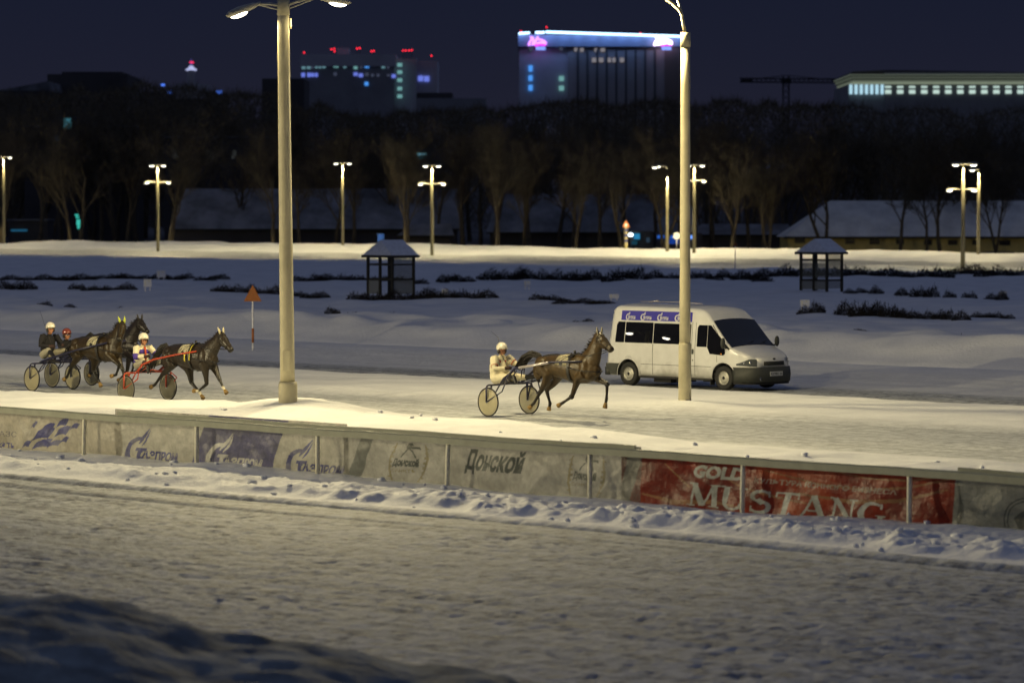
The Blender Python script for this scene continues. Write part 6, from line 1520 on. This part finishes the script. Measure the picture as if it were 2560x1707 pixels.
# long barns behind the bank
def barn(px0, px1, pyr, pye, d, depth, wallm, roofm, label, hip=0, windows=()):
    a, b = PD(px0, pye, d), PD(px1, pye, d); wd_ = (b-a).length; ze = a.z; zr = H+(HY-pyr)*(d+depth/2)/F
    e = empty('long_barn', ((a.x+b.x)/2, (a.y+b.y)/2, 0), R(45), label, 'barn', 'long low barns behind the far bank')
    bm = bmesh.new(); box(bm, -wd_/2, wd_/2, 0, depth, -1, ze); bobj('wall', bm, M[wallm], e)
    bm = bmesh.new(); h0 = hip*d/F
    vs = [V(-wd_/2-.5, -.6, ze-.1), V(wd_/2+.5, -.6, ze-.1), V(wd_/2+.5, depth+.6, ze-.1), V(-wd_/2-.5, depth+.6, ze-.1), V(-wd_/2+h0, depth/2, zr), V(wd_/2, depth/2, zr)]
    v_ = [bm.verts.new(q) for q in vs]
    for f in ((0, 1, 5, 4), (1, 2, 5), (2, 3, 4, 5), (3, 0, 4), (3, 2, 1, 0)): bm.faces.new([v_[i] for i in f])
    bmesh.ops.recalc_face_normals(bm, faces=bm.faces); bobj('roof', bm, M[roofm], e)
    bm = bmesh.new(); box(bm, -wd_/2-.5, wd_/2+.5, -.66, -.60, ze-.25, ze-.02); bobj('fascia', bm, M['wood'], e)
    for (wx, wy, ww_, wh) in windows:
        p_ = V((wx-(px0+px1)/2)*d/F, 0, H+(HY-wy)*d/F); bm = bmesh.new(); box(bm, p_.x-ww_*d/F/2, p_.x+ww_*d/F/2, -.04, -.005, p_.z-wh*d/F/2, p_.z+wh*d/F/2); bobj('window', bm, M['dark_window'], e)
        bm = bmesh.new(); 
    return e
barn(1968, 2640, 502, 591, 445, 12, 'yellow_wall', 'roofsnow', 'long barn with ochre wall and big snowy hipped roof at the right', 118, [(2000, 601, 26, 13), (2125, 604, 24, 13), (2187, 604, 26, 14), (2250, 604, 20, 13), (2320, 606, 20, 13), (2382, 606, 24, 13), (2440, 606, 20, 13), (2512, 607, 28, 13)])
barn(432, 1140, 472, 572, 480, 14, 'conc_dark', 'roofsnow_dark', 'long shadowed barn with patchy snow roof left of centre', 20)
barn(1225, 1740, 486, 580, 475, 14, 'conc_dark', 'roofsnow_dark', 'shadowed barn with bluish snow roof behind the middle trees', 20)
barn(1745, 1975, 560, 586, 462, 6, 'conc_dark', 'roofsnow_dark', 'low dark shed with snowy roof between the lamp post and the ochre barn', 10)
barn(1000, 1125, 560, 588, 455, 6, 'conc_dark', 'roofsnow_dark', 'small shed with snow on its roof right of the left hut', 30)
# service building with lit blue front behind the bank
ks = facade('lit_kiosk', 1640, 1755, 583, 440, 5, 'conc_dark', 'kiosk with glowing blue sign band behind the far bank', 'kiosk')
wins(ks, [(1652, 592, 18, 8, emis('blue band', (.03, .13, .55), .8)), (1680, 592, 12, 8, emis('blue band b', (.03, .13, .55), .8)), (1684, 603, 26, 14, emis('blue panel', (.012, .05, .28), .8)), (1731, 593, 12, 9, emis('bright blue box', (.15, .35, 1.0), 1.4))], 'blue_panel')
k2 = facade('entrance_booth', 1575, 1632, 578, 440, 4, 'conc_dark', 'entrance booth with one white lamp and cyan glow right of the striped post', 'booth')
wins(k2, [(1592, 591, 15, 14, emis('cyan glow', (.03, .28, .55), .75)), (1586, 607, 14, 10, emis('cyan dim', (.02, .10, .16), .4)), (1620, 600, 9, 12, emis('pale dim', (.05, .09, .14), .4))], 'lit_window')
p_ = on(k2, 1576, 587); bm = bmesh.new(); ball(bm, (p_.x, -1.0, p_.z), (.32, .2, .22), 10, 7); bobj('white_lamp', bm, emis('white lamp', (.75, .9, 1.0), 8), k2)
# houses deep between the trees
h1 = facade('brick_house', 60, 340, 318, 585, 12, 'conc_dark', 'dark house with one lit cyan window high behind the trees at the left')
wins(h1, [(169, 309, 17, 24, emis('cyan window', (.10, .38, .48), .7)), (141, 349, 9, 12, emis('blue window', (.08, .30, .62), .7))], 'lit_window')
bm = bmesh.new(); box(bm, on(h1, 120, 0).x, on(h1, 230, 0).x, .01, 12, h1['_z'], H+(HY-292)*585/F); bobj('upper_storey', bm, M['conc_dark'], h1)
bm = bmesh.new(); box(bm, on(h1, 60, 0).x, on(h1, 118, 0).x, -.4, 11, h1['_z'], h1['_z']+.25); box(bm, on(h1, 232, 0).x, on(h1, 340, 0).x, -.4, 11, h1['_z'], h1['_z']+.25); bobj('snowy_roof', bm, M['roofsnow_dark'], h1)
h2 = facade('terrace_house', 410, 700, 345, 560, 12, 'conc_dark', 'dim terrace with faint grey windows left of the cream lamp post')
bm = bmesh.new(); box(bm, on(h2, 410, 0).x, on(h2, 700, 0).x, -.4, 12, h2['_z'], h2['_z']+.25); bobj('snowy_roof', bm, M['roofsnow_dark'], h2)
FG = emis('faint window', (.10, .11, .11), .35)
wins(h2, [(438, 386, 14, 22, FG), (522, 390, 12, 24, FG), (536, 390, 12, 24, FG), (585, 387, 11, 20, FG)])
h3 = facade('courtyard_house', 890, 1110, 372, 560, 12, 'conc_dark', 'dark house with a bright cyan lamp strip above the four headed lamp')
wins(h3, [(910, 398, 10, 22, FG), (948, 396, 12, 22, FG), (1053, 386, 24, 4, emis('cyan strip', (.30, .75, .95), 1.6)), (1050, 394, 22, 8, emis('cyan dim b', (.03, .16, .22), .5))])
h4 = facade('corner_house', 1870, 2020, 400, 560, 12, 'conc_dark', 'dark house with two small blue windows below the crane')
wins(h4, [(1920, 417, 8, 7, emis('bw', (.06, .2, .5), .8)), (1959, 417, 9, 8, emis('bw2', (.08, .3, .62), .9)), (1914, 444, 14, 6, FG)])
# turquoise sign and a parked roof line at the far left
p_ = PD(194, 560, 505); e = empty('neon_totem', (p_.x, p_.y, 0), R(45), 'thin turquoise lit totem behind the bank at the left', 'lit totem'); kk = 505/F
bm = bmesh.new(); box(bm, -.1, .1, .05, .2, 0, H+(HY-535)*kk); bobj('post', bm, M['rust'], e)
TQ = emis('turquoise', (.05, .55, .45), .9)
for (x, y, w_, h_) in ((-2, 538, 8, 5), (0, 544, 8, 4), (2, 556, 9, 14), (4, 568, 9, 8)):
    bm = bmesh.new(); box(bm, (x-w_/2)*kk, (x+w_/2)*kk, -.15, .04, H+(HY-y-h_/2)*kk, H+(HY-y+h_/2)*kk); bobj('light_panel', bm, TQ, e)
e = facade('service_shed', 20, 120, 552, 520, 6, 'conc_dark', 'low shed with snow on its roof and a cyan strip at the far left edge', 'shed')
bm = bmesh.new(); box(bm, -3.2, 3.2, -.4, 6.2, e['_z'], e['_z']+.22); bobj('snowy_roof', bm, M['roofsnow_dark'], e); wins(e, [(48, 576, 40, 5, emis('cyan low', (.02, .13, .24), .6))], 'light_strip')
